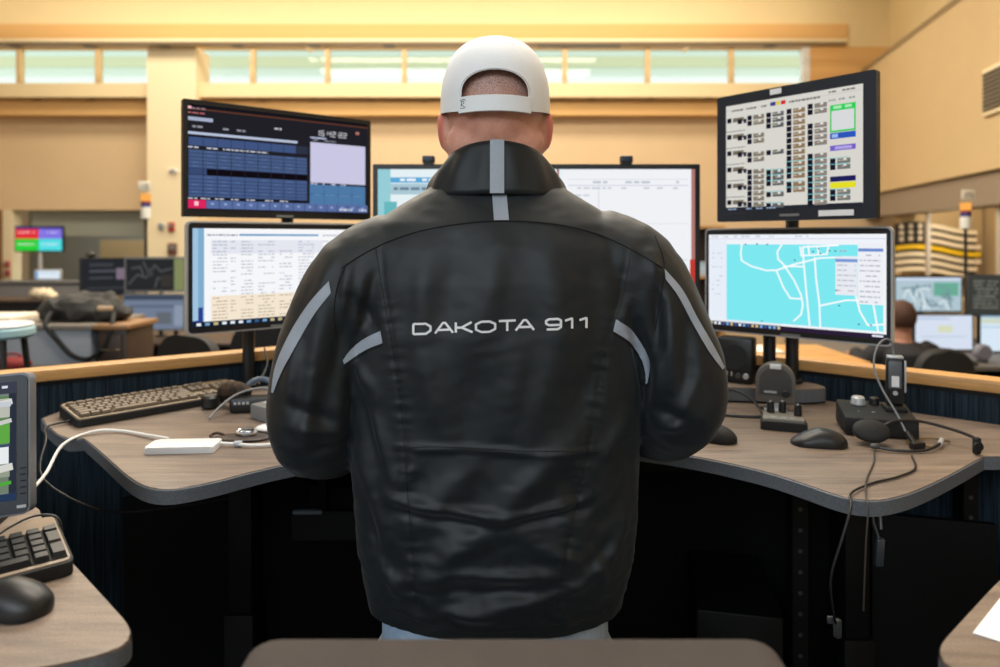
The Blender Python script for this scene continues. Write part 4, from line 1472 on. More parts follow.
M_tankey = mat('beige_keycap', (106, 92, 76), .45)
M_tanplate = mat('tan_keyboard_plate', (140, 120, 94), .4)
kd = Vector((math.cos(R(47)), math.sin(R(47)), 0)); kn = Vector((kd.y, -kd.x, 0))
kc = Vector((-1.075, 1.655, 0)) + kd * .21 + kn * .078
kb = keyboard('tan keyed keyboard with black base on the main desk', (kc.x, kc.y, ZD + .0), R(47), M_tanplate, M_tankey, L=.42)
q = NB(); inv = kb.matrix_basis.inverted()
tube(q, [inv @ Vector(p) for p in ((-1.000, 1.590, ZD + .008), (-1.03, 1.555, ZD + .006), (-1.012, 1.51, ZD + .006), (-.975, 1.46, ZD + .002), (-.93, 1.38, ZD - .05), (-.83, 1.36, ZD - .10), (-.76, 1.40, ZD - .13), (-.60, 1.50, ZD - .14))], .0026, 8, sm=6)
obj('cable', q, M_cable, kb)

# white adapter with its two cables
wa = thing('power_adapter', 'slim white power adapter with white cables on the desk', 'adapter', (-.648, 1.395, ZD), R(4))
q = NB(); prism(q, round_poly([(-.068, -.030), (.068, -.030), (.068, .030), (-.068, .030)], .008), .0005, .014, bev=.003); obj('body', q, M_white, wa)
iv = wa.matrix_basis.inverted(); inv = Matrix.Rotation(-R(4), 4, 'Z') @ Matrix.Translation((.648, -1.395, -ZD))
q = NB(); tube(q, [inv @ Vector(p) for p in ((-.700, 1.438, ZD + .010), (-.76, 1.475, ZD + .006), (-.845, 1.515, ZD + .005), (-.900, 1.505, ZD + .006), (-.925, 1.44, ZD - .003), (-.895, 1.34, ZD - .030), (-.82, 1.18, ZD - .01), (-.765, 1.07, ZD + .018))], .0032, 8, sm=8); obj('cable', q, M_whitecable, wa)
q = NB(); tube(q, [inv @ Vector(p) for p in ((-.584, 1.412, ZD + .008), (-.555, 1.412, ZD + .007), (-.51, 1.405, ZD + .006), (-.46, 1.415, ZD + .006), (-.43, 1.44, ZD + .006), (-.40, 1.50, ZD + .006))], .0032, 8, sm=8); obj('cable', q, M_whitecable, wa)
q = NB(); cyl(q, inv @ Vector((-.552, 1.412, ZD + .007)), .006, .016, 16, axis='X', bev=.001); obj('ferrite_collar', q, mat('pale_grey_plastic', (180, 186, 196), .4), wa)

# key fob bundle beside the adapter
kf = thing('lanyard_reel', 'dark oval pouch with a chrome clip beside the white adapter', 'pouch', (-.553, 1.468, ZD))
q = NB(); ellipsoid(q, (0, 0, .005), (.058, .030, .005), None, 28, 8); obj('pouch', q, mat('worn_brown_leather', (62, 50, 44), .45), kf)
q = NB(); tube(q, [(-.012, -.004, .012), (-.014, .012, .016), (.004, .017, .018), (.020, .012, .016), (.022, -.006, .013), (.004, -.012, .012), (-.012, -.004, .012)], .0042, 8, sm=4); obj('clip', q, M_chrome, kf)
q = NB(); box(q, (.024, .012, .006), (.004, .002, .015), bev=.002); obj('clip_plate', q, M_chrome, kf)
q = NB(); tube(q, [(-.045, .004, .008), (-.062, .012, .010), (-.072, .002, .008), (-.064, -.010, .006), (-.050, -.008, .006)], .003, 8, sm=5); obj('loop', q, mat('dark_brown_cord', (50, 30, 24), .6), kf)
wo = thing('white_puck', 'white oval puck lying behind the dark oval pouch', 'puck', (-.515, 1.53, ZD), .1)
q = NB(); ellipsoid(q, (0, 0, .008), (.034, .026, .008), None, 28, 10); obj('shell', q, M_white, wo)
q = NB(); cyl(q, (0, 0, .0145), .012, .002, 20); obj('button', q, M_silver, wo)

# left headset with a curved band, brown mottled cushion, and a grey box
hs = thing('desk_headset', 'black headset with grey band lying by the tan keyboard', 'headset', (-.655, 1.725, ZD))
q = NB(); tube(q, [(-.075, .065, .030), (-.050, .030, .045), (-.010, .010, .050), (.02, .012, .040)], [.014, .020, .018, .010], 14, sm=4); obj('cushion', q, mat('mottled_brown_plush', (84, 62, 40), .8, col2=(20, 16, 14), vscale=60), hs)
q = NB(); cyl(q, (-.085, .012, .0), .022, .034, 22, bev=.006); obj('earcup', q, M_black, hs)
q = NB(); tube(q, [(-.02, .05, .030), (.00, .07, .055), (.03, .075, .062), (.06, .06, .050), (.085, .035, .028), (.095, .02, .012)], .007, 10, sm=6); obj('headband', q, mat('steel_blue_plastic', (92, 104, 120), .3), hs)
q = NB(); box(q, (.095, .05, .036), (.028, -.015, .019), rz=.15, bev=.008); obj('control_box', q, M_black, hs)
for k in range(4):
    q = NB(); box(q, (.006, .0015, .006), (.0 + k * .010, -.0448 + k * .0014, .026), rz=.15); obj('marking', q, M_silver, hs)
q = NB(); tube(q, [(-.038, -.105, .004), (-.028, -.075, .022), (-.005, -.03, .043), (.03, .0, .052), (.065, .01, .050), (.10, -.01, .034)], .0028, 8, sm=6); obj('cable', q, M_greycable, hs)
q = NB(); tube(q, [(.02, .06, .05), (.02, .13, .09), (.0, .165, .13)], [.0045, .003, .002], 8, sm=4); obj('mic_boom', q, M_cable, hs)
gb = thing('junction_box', 'grey plastic box half hidden by the left sleeve', 'box', (-.545, 1.650, ZD), R(-38))
q = NB(); box(q, (.075, .09, .036), (0, 0, .018), bev=.004); obj('case', q, M_grey, gb)
q = NB(); box(q, (.040, .05, .003), (0, 0, .0365), bev=.001); obj('cover', q, M_silver, gb)
cg = thing('cable_coil', 'small black cable coil at the left end of the monitor riser', 'cable', (-.560, 1.845, ZS))
q = NB(); tube(q, [(.045 * math.cos(a) * (1 - .004 * k), .03 * math.sin(a), .006 + .002 * k) for k, a in enumerate(np.linspace(0, 4 * PI, 40))], .004, 7); obj('coil', q, M_cable, cg)

# --- right side of the desk
sp = thing('desk_speaker', 'black desktop speaker with two knobs on the riser', 'speaker', (.655, 1.883, ZS), R(-30))
q = NB()
tt = bmesh.new(); box(tt, (.095, .075, .122), (0, 0, .061), bev=.008); join(q, tt); obj('cabinet', q, M_black, sp)
q = NB(); cyl(q, (0, -.039, .072), .036, .003, 32, axis='Y', bev=.001); g = obj('grille', q, mat('speaker_mesh', (30, 33, 37), .8, bump=.5, bscale=900), sp); g.location = (0, -.0012, 0)
for x_ in (.012, .032):
    q = NB(); cyl(q, (x_, -.046, .022), .0075, .010, 18, axis='Y', bev=.001); obj('knob', q, M_silver if x_ > .02 else M_dgrey, sp)
for x_ in (-.018, -.006):
    q = NB(); box(q, (.004, .001, .012), (x_, -.0380, .026)); obj('marking', q, M_silver, sp)

gs = thing('paging_speaker', 'grey round topped paging speaker on a silver foot', 'speaker', (.700, 1.728, ZD), R(-22))
q = NB()
prof = [(-.047, .020), (.047, .020)] + [(.047 * math.cos(PI * k / 20), .072 + .047 * math.sin(PI * k / 20)) for k in range(21)]
prism(q, prof, -.020, .020, bev=.004)
bmesh.ops.transform(q, matrix=Matrix.Rotation(PI / 2, 4, 'X'), verts=q.verts[:]); obj('shell', q, mat('warm_grey_plastic', (104, 100, 96), .42), gs)
q = NB()
prof = [(-.038, .040), (.038, .040)] + [(.038 * math.cos(PI * k / 20), .072 + .038 * math.sin(PI * k / 20)) for k in range(21)]
prism(q, prof, 0, .003, bev=.001)
bmesh.ops.transform(q, matrix=Matrix.Translation((0, -.020, 0)) @ Matrix.Rotation(PI / 2, 4, 'X'), verts=q.verts[:]); obj('grille', q, mat('grey_mesh', (84, 84, 84), .8, bump=.6, bscale=700), gs)
q = NB(); box(q, (.026, .006, .012), (0, -.022, .112), bev=.001); obj('label_tab', q, M_white, gs)
q = NB(); box(q, (.030, .002, .005), (-.012, -.0245, .048)); obj('name_strip', q, M_silver, gs)
q = NB(); cyl(q, (.024, -.032, .046), .009, .012, 20, axis='Y', bev=.002); obj('knob', q, M_black, gs)
q = NB(); box(q, (.055, .055, .006), (0, 0, .003), bev=.002); box(q, (.04, .022, .03), (0, -.004, .016), bev=.003); obj('foot', q, M_silver, gs)

ctl = thing('knob_box', 'small grey control box with three black knobs', 'control box', (.652, 1.567, ZD), R(-20))
q = NB(); prism(q, round_poly([(-.050, -.045), (.050, -.045), (.044, .045), (-.044, .045)], .010), .001, .020, bev=.005)
obj('case', q, M_black_soft, ctl)
q = NB(); prism(q, round_poly([(-.045, -.040), (.045, -.040), (.040, .040), (-.040, .040)], .010), .0200, .0265, bev=.003); obj('top_plate', q, mat('grey_brown_metal', (122, 116, 108), .4), ctl)
for (x_, y_) in ((-.026, .018), (.0, .028), (.032, .005)):
    q = NB(); cyl(q, (x_, y_, .0262), .009, .027, 18, r2=.0075, bev=.002); k_ = obj('knob', q, M_black, ctl)
    q = NB(); box(q, (.002, .008, .002), (x_, y_ - .003, .0535)); obj('pointer', q, M_silver, k_)
for x_ in (-.02, .0, .02):
    q = NB(); box(q, (.012, .003, .0006), (x_, -.022, .0267)); obj('marking', q, M_silver, ctl)
mouse('black mouse on the desk in front of the knob box', .668, 1.425, ZD, R(78))
mouse('black mouse half hidden beside the right sleeve', .452, 1.462, ZD, R(62), M_black_soft, 1.0)

dock = thing('headset_dock', 'black wedge headset base with a silver knob and upright handset', 'headset base', (.845, 1.530, ZD), R(-17))
q = NB(); t_ = bmesh.new(); box(t_, (.145, .115, .040), (0, 0, .022), bev=.005)
for v in t_.verts:
    if v.co.z > .03:
        v.co.z += (v.co.y + .05) * .13
join(q, t_); obj('case', q, M_black_soft, dock)
q = NB(); cyl(q, (-.030, .030, .050), .016, .020, 24, r2=.014, bev=.003); obj('knob', q, M_silver, dock)
q = NB(); cyl(q, (.004, .034, .051), .011, .018, 20, r2=.010, bev=.002); obj('small_knob', q, M_black, dock)
for (x_, y_, c_) in ((-.052, -.010, (230, 200, 60)), (-.038, -.012, (220, 224, 228)), (-.008, -.014, (225, 228, 232)), (-.022, .002, (200, 90, 60))):
    q = NB(); cyl(q, (x_, y_, .044), .0045, .0025, 14); obj('button', q, mat('button_%d' % c_[2], c_, .4), dock)
q = NB(); box(q, (.014, .008, .001), (-.010, -.006, .0462)); obj('marking', q, M_white, dock)
q = NB(); box(q, (.045, .045, .012), (.040, .012, .052), bev=.004); obj('cradle', q, M_black_soft, dock)
hh = thing('handset', 'upright black and silver handset standing in the headset base', 'handset', (.8885, 1.5305, ZD + .058), R(-17))
q = NB(); box(q, (.036, .022, .108), (0, 0, .054), bev=.007, seg=3); obj('body', q, M_black, hh)
q = NB(); box(q, (.026, .003, .060), (-.002, -.0115, .070), bev=.001); obj('face', q, mat('graphite_plastic', (88, 92, 98), .3), hh)
q = NB(); box(q, (.015, .002, .024), (-.002, -.0138, .056)); obj('label', q, M_white, hh)
q = NB(); cyl(q, (-.002, -.0150, .030), .005, .003, 16, axis='Y'); obj('button', q, M_silver, hh)
q = NB(); box(q, (.032, .020, .006), (0, 0, .109), bev=.002); obj('top_cap', q, M_silver, hh)
q = NB(); box(q, (.004, .016, .07), (.0195, 0, .066), bev=.001); obj('side_trim', q, M_silver, hh)

head = thing('headset', 'thin black headset with round ear pad lying before the headset base', 'headset', (.80, 1.40, ZD))
def W(x, y, z):
    return (x - .80, y - 1.40, z - ZD)
q = NB(); M = Matrix.Rotation(R(-14), 4, 'Z') @ Matrix.Rotation(R(52), 4, 'X')
ellipsoid(q, W(.778, 1.425, ZD + .030), (.036, .026, .011), M, 28, 14); obj('ear_pad', q, M_black_soft, head)
q = NB(); ellipsoid(q, W(.780, 1.440, ZD + .024), (.031, .022, .012), M, 24, 12); obj('ear_shell', q, mat('gunmetal', (70, 74, 80), .3, .6), head)
q = NB(); tube(q, [W(.800, 1.430, ZD + .036), W(.835, 1.440, ZD + .046), W(.885, 1.445, ZD + .046), W(.94, 1.43, ZD + .035), W(.972, 1.40, ZD + .025), W(.972, 1.375, ZD + .018)], .0032, 8, sm=8); obj('headband', q, M_black, head)
q = NB(); cyl(q, W(.800, 1.432, ZD + .030), .008, .014, 14, axis='X'); obj('pivot', q, M_chrome, head)
q = NB(); box(q, (.014, .012, .034), W(.955, 1.362, ZD + .018), rz=.3, bev=.004); cyl(q, W(.953, 1.352, ZD + .018), .009, .006, 16, axis='Y'); obj('temple_pad', q, M_black_soft, head)
q = NB(); tube(q, [W(.762, 1.392, ZD + .008), W(.80, 1.372, ZD + .005), W(.855, 1.372, ZD + .005), W(.905, 1.40, ZD + .010), W(.925, 1.425, ZD + .012)], .0030, 8, sm=6); obj('mic_boom', q, M_black, head)
q = NB(); ellipsoid(q, W(.765, 1.388, ZD + .009), (.010, .007, .006), None, 14, 8); obj('boom_joint', q, M_dgrey, head)
q = NB(); tube(q, [W(.905, 1.40, ZD + .010), W(.925, 1.424, ZD + .012)], .0048, 10); obj('mic_tip', q, M_silver, head)
q = NB(); tube(q, [W(.925, 1.424, ZD + .010), W(.955, 1.445, ZD + .003), W(.93, 1.465, ZD + .003), W(.87, 1.45, ZD + .003), W(.86, 1.42, ZD + .003), W(.90, 1.40, ZD + .003)], .0016, 6, sm=6); obj('wire_loop', q, mat('bronze_wire', (110, 84, 40), .5), head)
# grey lead that arches from the handset down to the quick-release plug
q = NB(); tube(q, [W(.8865, 1.5305, ZD + .172), W(.880, 1.528, ZD + .200), W(.862, 1.522, ZD + .208), W(.838, 1.512, ZD + .190), W(.825, 1.50, ZD + .150), W(.832, 1.48, ZD + .105), W(.848, 1.455, ZD + .06), W(.853, 1.425, ZD + .022)], .0022, 8, sm=8); obj('lead', q, M_greycable, head)
q = NB(); tube(q, [W(.852, 1.425, ZD + .028), W(.855, 1.40, ZD + .008)], .0055, 10); box(q, (.030, .014, .014), W(.858, 1.398, ZD + .0075), rz=.2, bev=.003); obj('quick_plug', q, M_black, head)
q = NB(); tube(q, [W(.815, 1.345, ZD + .003), W(.775, 1.27, ZD + .003), W(.715, 1.225, ZD + .003), W(.655, 1.195, ZD + .003), W(.590, 1.142, ZD + .005), W(.572, 1.108, ZD - .006), W(.548, 1.09, ZD - .05), W(.528, 1.085, ZD - .11), W(.535, 1.09, ZD - .17), W(.548, 1.11, ZD - .195)], .0020, 8, sm=8); obj('cable', q, M_cable, head)
q = NB(); tube(q, [W(.764, 1.39, ZD + .006), W(.72, 1.31, ZD + .003), W(.655, 1.215, ZD + .003), W(.610, 1.134, ZD + .005), W(.599, 1.106, ZD - .008), W(.592, 1.10, ZD - .06), W(.588, 1.10, ZD - .17)], .0015, 8, sm=8); obj('cable', q, mat('dark_bronze_cable', (58, 54, 48), .5), head)
q = NB(); box(q, (.010, .010, .030), W(.552, 1.112, ZD - .205), rz=.4, bev=.002); box(q, (.012, .006, .012), W(.540, 1.11, ZD - .190), bev=.002); obj('plug', q, M_dgrey, head)
bc = thing('speaker_cable', 'black cable looping from behind the man to the paging speaker', 'cable', (.58, 1.66, ZD))
q = NB(); tube(q, [(.10, .02, .004), (.06, -.02, .004), (-.02, -.01, .004), (-.09, .02, .004)], .0032, 8, sm=6); tube(q, [(-.01, .10, .040), (.02, .07, .046), (.05, .03, .03), (.058, -.01, .006)], .0028, 8, sm=6); obj('lead', q, M_cable, bc)

# ================================================================== NEAR LEFT DESK
def small_desk(label, poly, rad):
    t = thing('side_desk', label, 'desk', (0, 0, 0))
    pl = round_poly(poly, rad, 6)
    q = NB(); prism(q, pl, ZD - .022, ZD, bev=.002); obj('worktop', q, M_top, t, sharp=25)
    if sum(pl[i][0] * pl[(i + 1) % len(pl)][1] - pl[(i + 1) % len(pl)][0] * pl[i][1] for i in range(len(pl))) < 0:
        pl = pl[::-1]
    q = NB(); ring = []
    for k in range(len(pl)):
        p0 = Vector(pl[k - 1]); p1 = Vector(pl[k]); p2 = Vector(pl[(k + 1) % len(pl)])
        tt = ((p1 - p0).normalized() + (p2 - p1).normalized()).normalized(); n = Vector((tt.y, -tt.x)) * .0018
        ring.append([q.verts.new((p1.x + n.x, p1.y + n.y, z)) for z in (ZD - .0025, ZD - .0225)])
    for k in range(len(pl)):
        k2 = (k + 1) % len(pl); q.faces.new((ring[k][0], ring[k2][0], ring[k2][1], ring[k][1]))
    obj('edge_band', q, M_edge, t, sharp=25)
    cx = sum(p[0] for p in poly) / len(poly); cy = sum(p[1] for p in poly) / len(poly)
    q = NB(); box(q, (.08, .08, ZD - .022), (cx, cy, (ZD - .022) / 2), bev=.004); obj('leg', q, M_void, t)
    q = NB(); box(q, (.30, .30, .02), (cx, cy, .01), bev=.004); obj('foot', q, M_void, t)
    return t


small_desk('grey brown side desk with keyboard and tilted display at lower left', [(-.735, 1.085), (-.66, .99), (-.557, .894), (-.402, .748), (-.398, .715), (-.45, .687), (-.80, .60), (-1.5, .60), (-1.5, 1.30), (-.95, 1.25)], [.01, .05, .05, .045, .03, .05, .1, .02, .02, .02])
small_desk('grey brown side desk corner with a paper at lower right', [(.628, .857), (.455, .712), (.452, .675), (.50, .62), (1.2, .60), (1.3, .95), (.90, 1.06)], [.05, .04, .03, .05, .02, .02, .02])
M_tanmetal = mat('taupe_plate', (132, 116, 98), .4)
kx = Vector((math.cos(R(41)), math.sin(R(41)), 0)); ky = Vector((-kx.y, kx.x, 0))
right_mid = Vector((-.597, .932, 0))
kc2 = right_mid - kx * .22
kb2 = keyboard('taupe keyboard with black keys on the lower left side desk', (kc2.x, kc2.y, ZD), R(41), M_tanmetal, M_black, L=.44)
inv = Matrix.Rotation(-R(41), 4, 'Z') @ Matrix.Translation((-kc2.x, -kc2.y, -ZD))
q = NB(); tube(q, [inv @ Vector(p) for p in ((-.66, .86, ZD + .034), (-.665, .91, ZD + .040), (-.655, .955, ZD + .042), (-.628, .965, ZD + .036), (-.618, .962, ZD + .006))], .0016, 7, sm=6); obj('cable', q, M_cable, kb2)
mouse('black mouse in front of the taupe keyboard, lower left', -.572, .792, ZD, R(76), M_black, .98)


# tilted display with aerial pictures
def pic_aerial(W_, H_):
    p = Pic(W_, H_, .95); rr = random.Random(11)
    p.rect(0, 0, 1, 1, (120, 132, 124)); p.up()
    p.rect(0, 0, 1, .10, (62, 66, 80)); p.rect(0, .12, .97, .53, (96, 132, 84)); p.rect(0, .55, .97, .69, (236, 240, 242)); p.rect(0, .69, .97, .93, (112, 128, 110)); p.rect(0, .94, 1, 1, (40, 58, 90)); p.rect(.965, .10, 1, .94, (44, 50, 64)); p.rect(0, .525, .97, .55, (66, 80, 110))
    p.up()
    for (u0, v0, u1, v1, c) in ((.0, .13, .55, .26, (150, 150, 140)), (.55, .34, .97, .52, (98, 170, 72)), (.3, .28, .6, .5, (88, 122, 84)), (.6, .14, .97, .30, (188, 190, 180)), (.70, .70, .97, .80, (150, 158, 140)), (.3, .70, .6, .82, (90, 112, 100))):
        p.rect(u0, v0, u1, v1, c)
    p.up()
    p.line([(.3, .34), (.62, .28), (.80, .22), (.97, .17)], .008, (222, 222, 216)); p.line([(.5, .52), (.75, .40), (.97, .33)], .006, (204, 206, 200)); p.line([(.3, .92), (.65, .80), (.97, .72)], .010, (216, 216, 210)); p.line([(.55, .92), (.97, .85)], .005, (80, 170, 60))
    for k in range(26):
        u = rr.uniform(.05, .92); v = rr.choice([rr.uniform(.14, .5), rr.uniform(.70, .9)])
        p.rect(u, v, u + rr.uniform(.02, .06), v + rr.uniform(.02, .05), rr.choice([(230, 230, 226), (200, 206, 214), (70, 98, 66), (160, 150, 140), (92, 150, 74)]))
    p.words(.3, .96, .03, .022, (220, 226, 236), rr, .8); p.words(.4, .9, .065, .014, (180, 190, 210), rr, .6); p.words(.3, .9, .955, .024, (200, 215, 235), rr, .8)
    return p


td = thing('tilted_display', 'small dark framed display with aerial photos at the left edge', 'display', (-.838, .985, ZD), R(14))
TW, TH_ = .30, .204
tr = (R(-9), R(-3.5), 0)
def tilt_part(name, b_, m, off=(0, 0, 0), sharp=35):
    o = obj(name, b_, m, td, None, None, sharp); o.rotation_euler = tr; o.location = Vector((0, -.03, .022)); return o
q = NB(); pl = round_poly([(-TW / 2, 0), (TW / 2, 0), (TW / 2, TH_), (-TW / 2, TH_)], .012); prism(q, pl, 0, .022); bmesh.ops.transform(q, matrix=Matrix.Translation((0, .022, 0)) @ Matrix.Rotation(PI / 2, 4, 'X'), verts=q.verts[:]); tilt_part('rim', q, mat('pewter_rim', (120, 124, 130), .35, .4))
q = NB(); pl = round_poly([(-TW / 2 + .003, .003), (TW / 2 - .003, .003), (TW / 2 - .003, TH_ - .003), (-TW / 2 + .003, TH_ - .003)], .010); prism(q, pl, 0, .003); bmesh.ops.transform(q, matrix=Matrix.Translation((0, .001, 0)) @ Matrix.Rotation(PI / 2, 4, 'X'), verts=q.verts[:]); tilt_part('bezel', q, mat('slate_bezel', (58, 64, 72), .4))
sc = pic_aerial(TW - .026, TH_ - .034).build('screen', td, Vector((0, -.03, .022)) + Matrix.Rotation(tr[1], 3, 'Y') @ Matrix.Rotation(tr[0], 3, 'X') @ Vector((-.004, -.0022, TH_ / 2 + .005)), tr)
for k in range(5):
    q = NB(); box(q, (.007, .0015, .0012), (TW / 2 - .008, -.0025, .030 + k * .009)); tilt_part('button', q, M_void)
q = NB(); box(q, (.012, .0015, .004), (TW / 2 - .010, -.0025, .012)); tilt_part('power_light', q, M_silver)
q = NB(); tube(q, [(0, .01, .10), (0, .09, .03), (0, .10, .006)], .012, 10); prism(q, round_poly([(-.09, -.06), (.09, -.06), (.09, .12), (-.09, .12)], .02), .0, .008); box(q, (.10, .03, .022), (0, -.018, .016)); obj('stand', q, M_black_soft, td)

pp = tag(obj('paper_sheet', (lambda b_: (prism(b_, [(.516, .742), (.600, .815), (.78, .66), (.68, .60)], 0, .0012), b_)[1])(NB()), mat('white_paper', (240, 240, 244), .8), None, (0, 0, ZD + .0006), sharp=None), 'white sheet of paper on the lower right side desk', 'paper')

# ================================================================== OFFICE CHAIR IN FRONT
ch = thing('office_chair', 'brown grey upholstered office chair back nearest the camera', 'chair', (.012, .80, 0))
M_seatcloth = mat('brown_grey_upholstery', (72, 64, 60), .85, bump=.3, bscale=500, var=.15, vscale=20)
q = NB(); pl = round_poly([(-.235, 0), (.235, 0), (.252, .42), (.248, .555), (-.248, .555), (-.252, .42)], [.08, .08, .1, .035, .035, .1], 7)
prism(q, pl, 0, .055, bev=.02)
for v in q.verts:
    v.co.y += .010 * (1 - (v.co.x / .25) ** 2) * (1 if v.co.y > .4 else 0)
bmesh.ops.transform(q, matrix=Matrix.Translation((0, -.165, .606)) @ Matrix.Rotation(PI / 2 + .02, 4, 'X'), verts=q.verts[:]); obj('backrest', q, M_seatcloth, ch, sharp=40)
q = NB(); prism(q, round_poly([(-.24, -.14), (.24, -.14), (.25, .16), (.20, .18), (-.20, .18), (-.25, .16)], .06), .49, .57, bev=.02); obj('seat', q, M_seatcloth, ch)
q = NB(); tube(q, [(0, -.03, .47), (0, -.21, .50), (0, -.235, .62), (0, -.225, .78)], .022, 12, sm=4); obj('back_bracket', q, M_black, ch)
q = NB(); cyl(q, (0, 0, .09), .028, .40, 20); obj('gas_column', q, M_black, ch)
for k in range(5):
    a = 2 * PI * k / 5 + .3
    q = NB(); tube(q, [(0, 0, .10), (.26 * math.cos(a), .26 * math.sin(a), .075)], [.026, .018], 10); l_ = obj('leg', q, M_black, ch)
    q = NB(); cyl(q, (.26 * math.cos(a) - .011, .26 * math.sin(a), .028), .028, .022, 18, axis='X', bev=.004); obj('caster', q, M_black, l_)
for s in (-1, 1):
    q = NB(); tube(q, [(s * .20, 0, .50), (s * .29, 0, .51), (s * .30, 0, .70)], .014, 10, sm=4); box(q, (.07, .22, .03), (s * .30, .0, .715), bev=.012); obj('armrest', q, M_black, ch)

# ================================================================== THE ROOM BEYOND: left side
def table(name, label, cat, lo, hi, top_m, body_m, doors=0):
    """a cabinet standing on the floor: body, top slab, drawer fronts with handles"""
    lo = Vector(lo); hi = Vector(hi)
    t = thing(name, label, cat, ((lo.x + hi.x) / 2, (lo.y + hi.y) / 2, 0))
    w, d, h = hi - lo
    q = NB(); box(q, (w - .04, d - .04, h - .03), (0, 0, (h - .03) / 2), bev=.004); obj('body', q, body_m, t)
    q = NB(); box(q, (w, d, .03), (0, 0, h - .015), bev=.005); obj('top', q, top_m, t)
    for k in range(doors):
        ww = (w - .06) / doors
        q = NB(); box(q, (ww - .02, .018, h * .28), (-w / 2 + .03 + ww * (k + .5), -d / 2 + .012, h * .80), bev=.003); dr = obj('drawer', q, body_m, t)
        q = NB(); tube(q, [(-w / 2 + .03 + ww * (k + .5) + s * .05, -d / 2 - .018 + (.015 if abs(s) == 1 else 0), h * .86) for s in (-1, -.9, .9, 1)], .006, 8); obj('handle', q, M_chrome, dr)
    return t


M_greymetal = mat('blue_grey_metal', (138, 144, 152), .5)
M_darkwood = mat('dark_brown_wood', (58, 42, 34), .5, var=.3, vscale=10)
table('side_cabinet', 'blue grey metal cabinet under the dark backpack', 'cabinet', (-4.1, 4.0, 0), (-2.40, 4.6, 1.03), mat('pale_counter', (120, 112, 102), .5), M_greymetal)
table('drawer_unit', 'dark brown drawer unit with silver handle beside the blue grey cabinet', 'drawers', (-2.395, 4.0, 0), (-2.19, 4.36, 1.03), mat('walnut_top', (140, 104, 70), .5), M_darkwood, 1)

# backpack heaped on the cabinet
bp_ = thing('backpack', 'dark olive grey backpack lying on the blue grey cabinet', 'backpack', (-2.58, 4.24, 1.03))
M_bag = mat('olive_grey_canvas', (70, 68, 64), .85, col2=(38, 38, 38), vscale=9, bump=.3, bscale=200)
q = NB()
for (c, r) in (((0, 0, .08), (.26, .16, .085)), ((.06, .02, .12), (.16, .12, .075)), ((-.14, 0, .07), (.14, .13, .07)), ((.18, -.02, .07), (.11, .12, .06)), ((-.02, -.08, .13), (.10, .07, .05))):
    ellipsoid(q, c, r, Matrix.Rotation(.2, 4, 'Y'), 20, 12)
me = fuse(q, .012, 2)
co = np.empty(len(me.vertices) * 3); me.vertices.foreach_get('co', co); co = co.reshape(-1, 3)
for v in co:
    nv = noise.noise(Vector(v * 11)) * .036 + noise.noise(Vector(v * 24)) * .016
    v[2] = max(.002, v[2] * .88 + nv); v[0] += nv * .6
me.vertices.foreach_set('co', co.ravel())
link('bag_body', me, M_bag, bp_, sharp=180)
q = NB(); tube(q, [(-.12, -.15, .06), (-.10, -.23, .0), (-.02, -.235, -.10), (.06, -.235, -.18), (.16, -.24, -.20), (.25, -.24, -.13), (.28, -.22, -.02), (.24, -.12, .06)], .014, 8, sm=6); obj('strap', q, M_black_soft, bp_)
q = NB(); box(q, (.09, .04, .03), (.19, -.12, .085), rz=.3, bev=.01); obj('buckle', q, mat('tan_patch', (176, 150, 120), .7), bp_)
ps = tag(obj('paper_stack', (lambda b_: (box(b_, (.55, .35, .03), (0, 0, .0155), rz=.1, bev=.002), b_)[1])(NB()), mat('cream_paper', (226, 216, 196), .8), None, (-3.25, 4.25, 1.03)), 'pale stack of papers on the blue grey cabinet, left of the backpack', 'papers')

st = thing('round_stool', 'round stool with white top and pale blue rim at the left edge', 'stool', (-2.21, 3.0, 0))
q = NB(); cyl(q, (0, 0, 1.10), .135, .05, 40, bev=.012); obj('seat_rim', q, mat('pale_blue_vinyl', (150, 186, 196), .5), st)
q = NB(); cyl(q, (0, 0, 1.149), .130, .012, 40, bev=.005); obj('seat', q, M_white, st)
for k in range(4):
    a = PI / 4 + k * PI / 2
    q = NB(); tube(q, [(.09 * math.cos(a), .09 * math.sin(a), 1.10), (.20 * math.cos(a), .20 * math.sin(a), .0)], .014, 10); obj('leg', q, M_black, st)
q = NB(); tube(q, [(.155 * math.cos(a), .155 * math.sin(a), .45) for a in np.linspace(0, 2 * PI, 33)], .009, 8); obj('foot_ring', q, M_black, st)
cart = table('trolley', 'low dark trolley behind the left partition carrying a red bag', 'trolley', (-2.75, 3.3, 0), (-2.15, 3.65, .86), M_black, M_black)
rb = tag(obj('red_bag', (lambda b_: (ellipsoid(b_, (0, 0, .04), (.09, .06, .04), None, 24, 14), tube(b_, [(-.04, 0, .06), (-.03, 0, .09), (.03, 0, .09), (.04, 0, .06)], .006, 8, sm=4), b_)[2])(NB()), mat('red_cloth', (120, 30, 28), .8), None, (-2.47, 3.45, .86)), 'small red bag on the dark trolley under the round stool', 'bag')

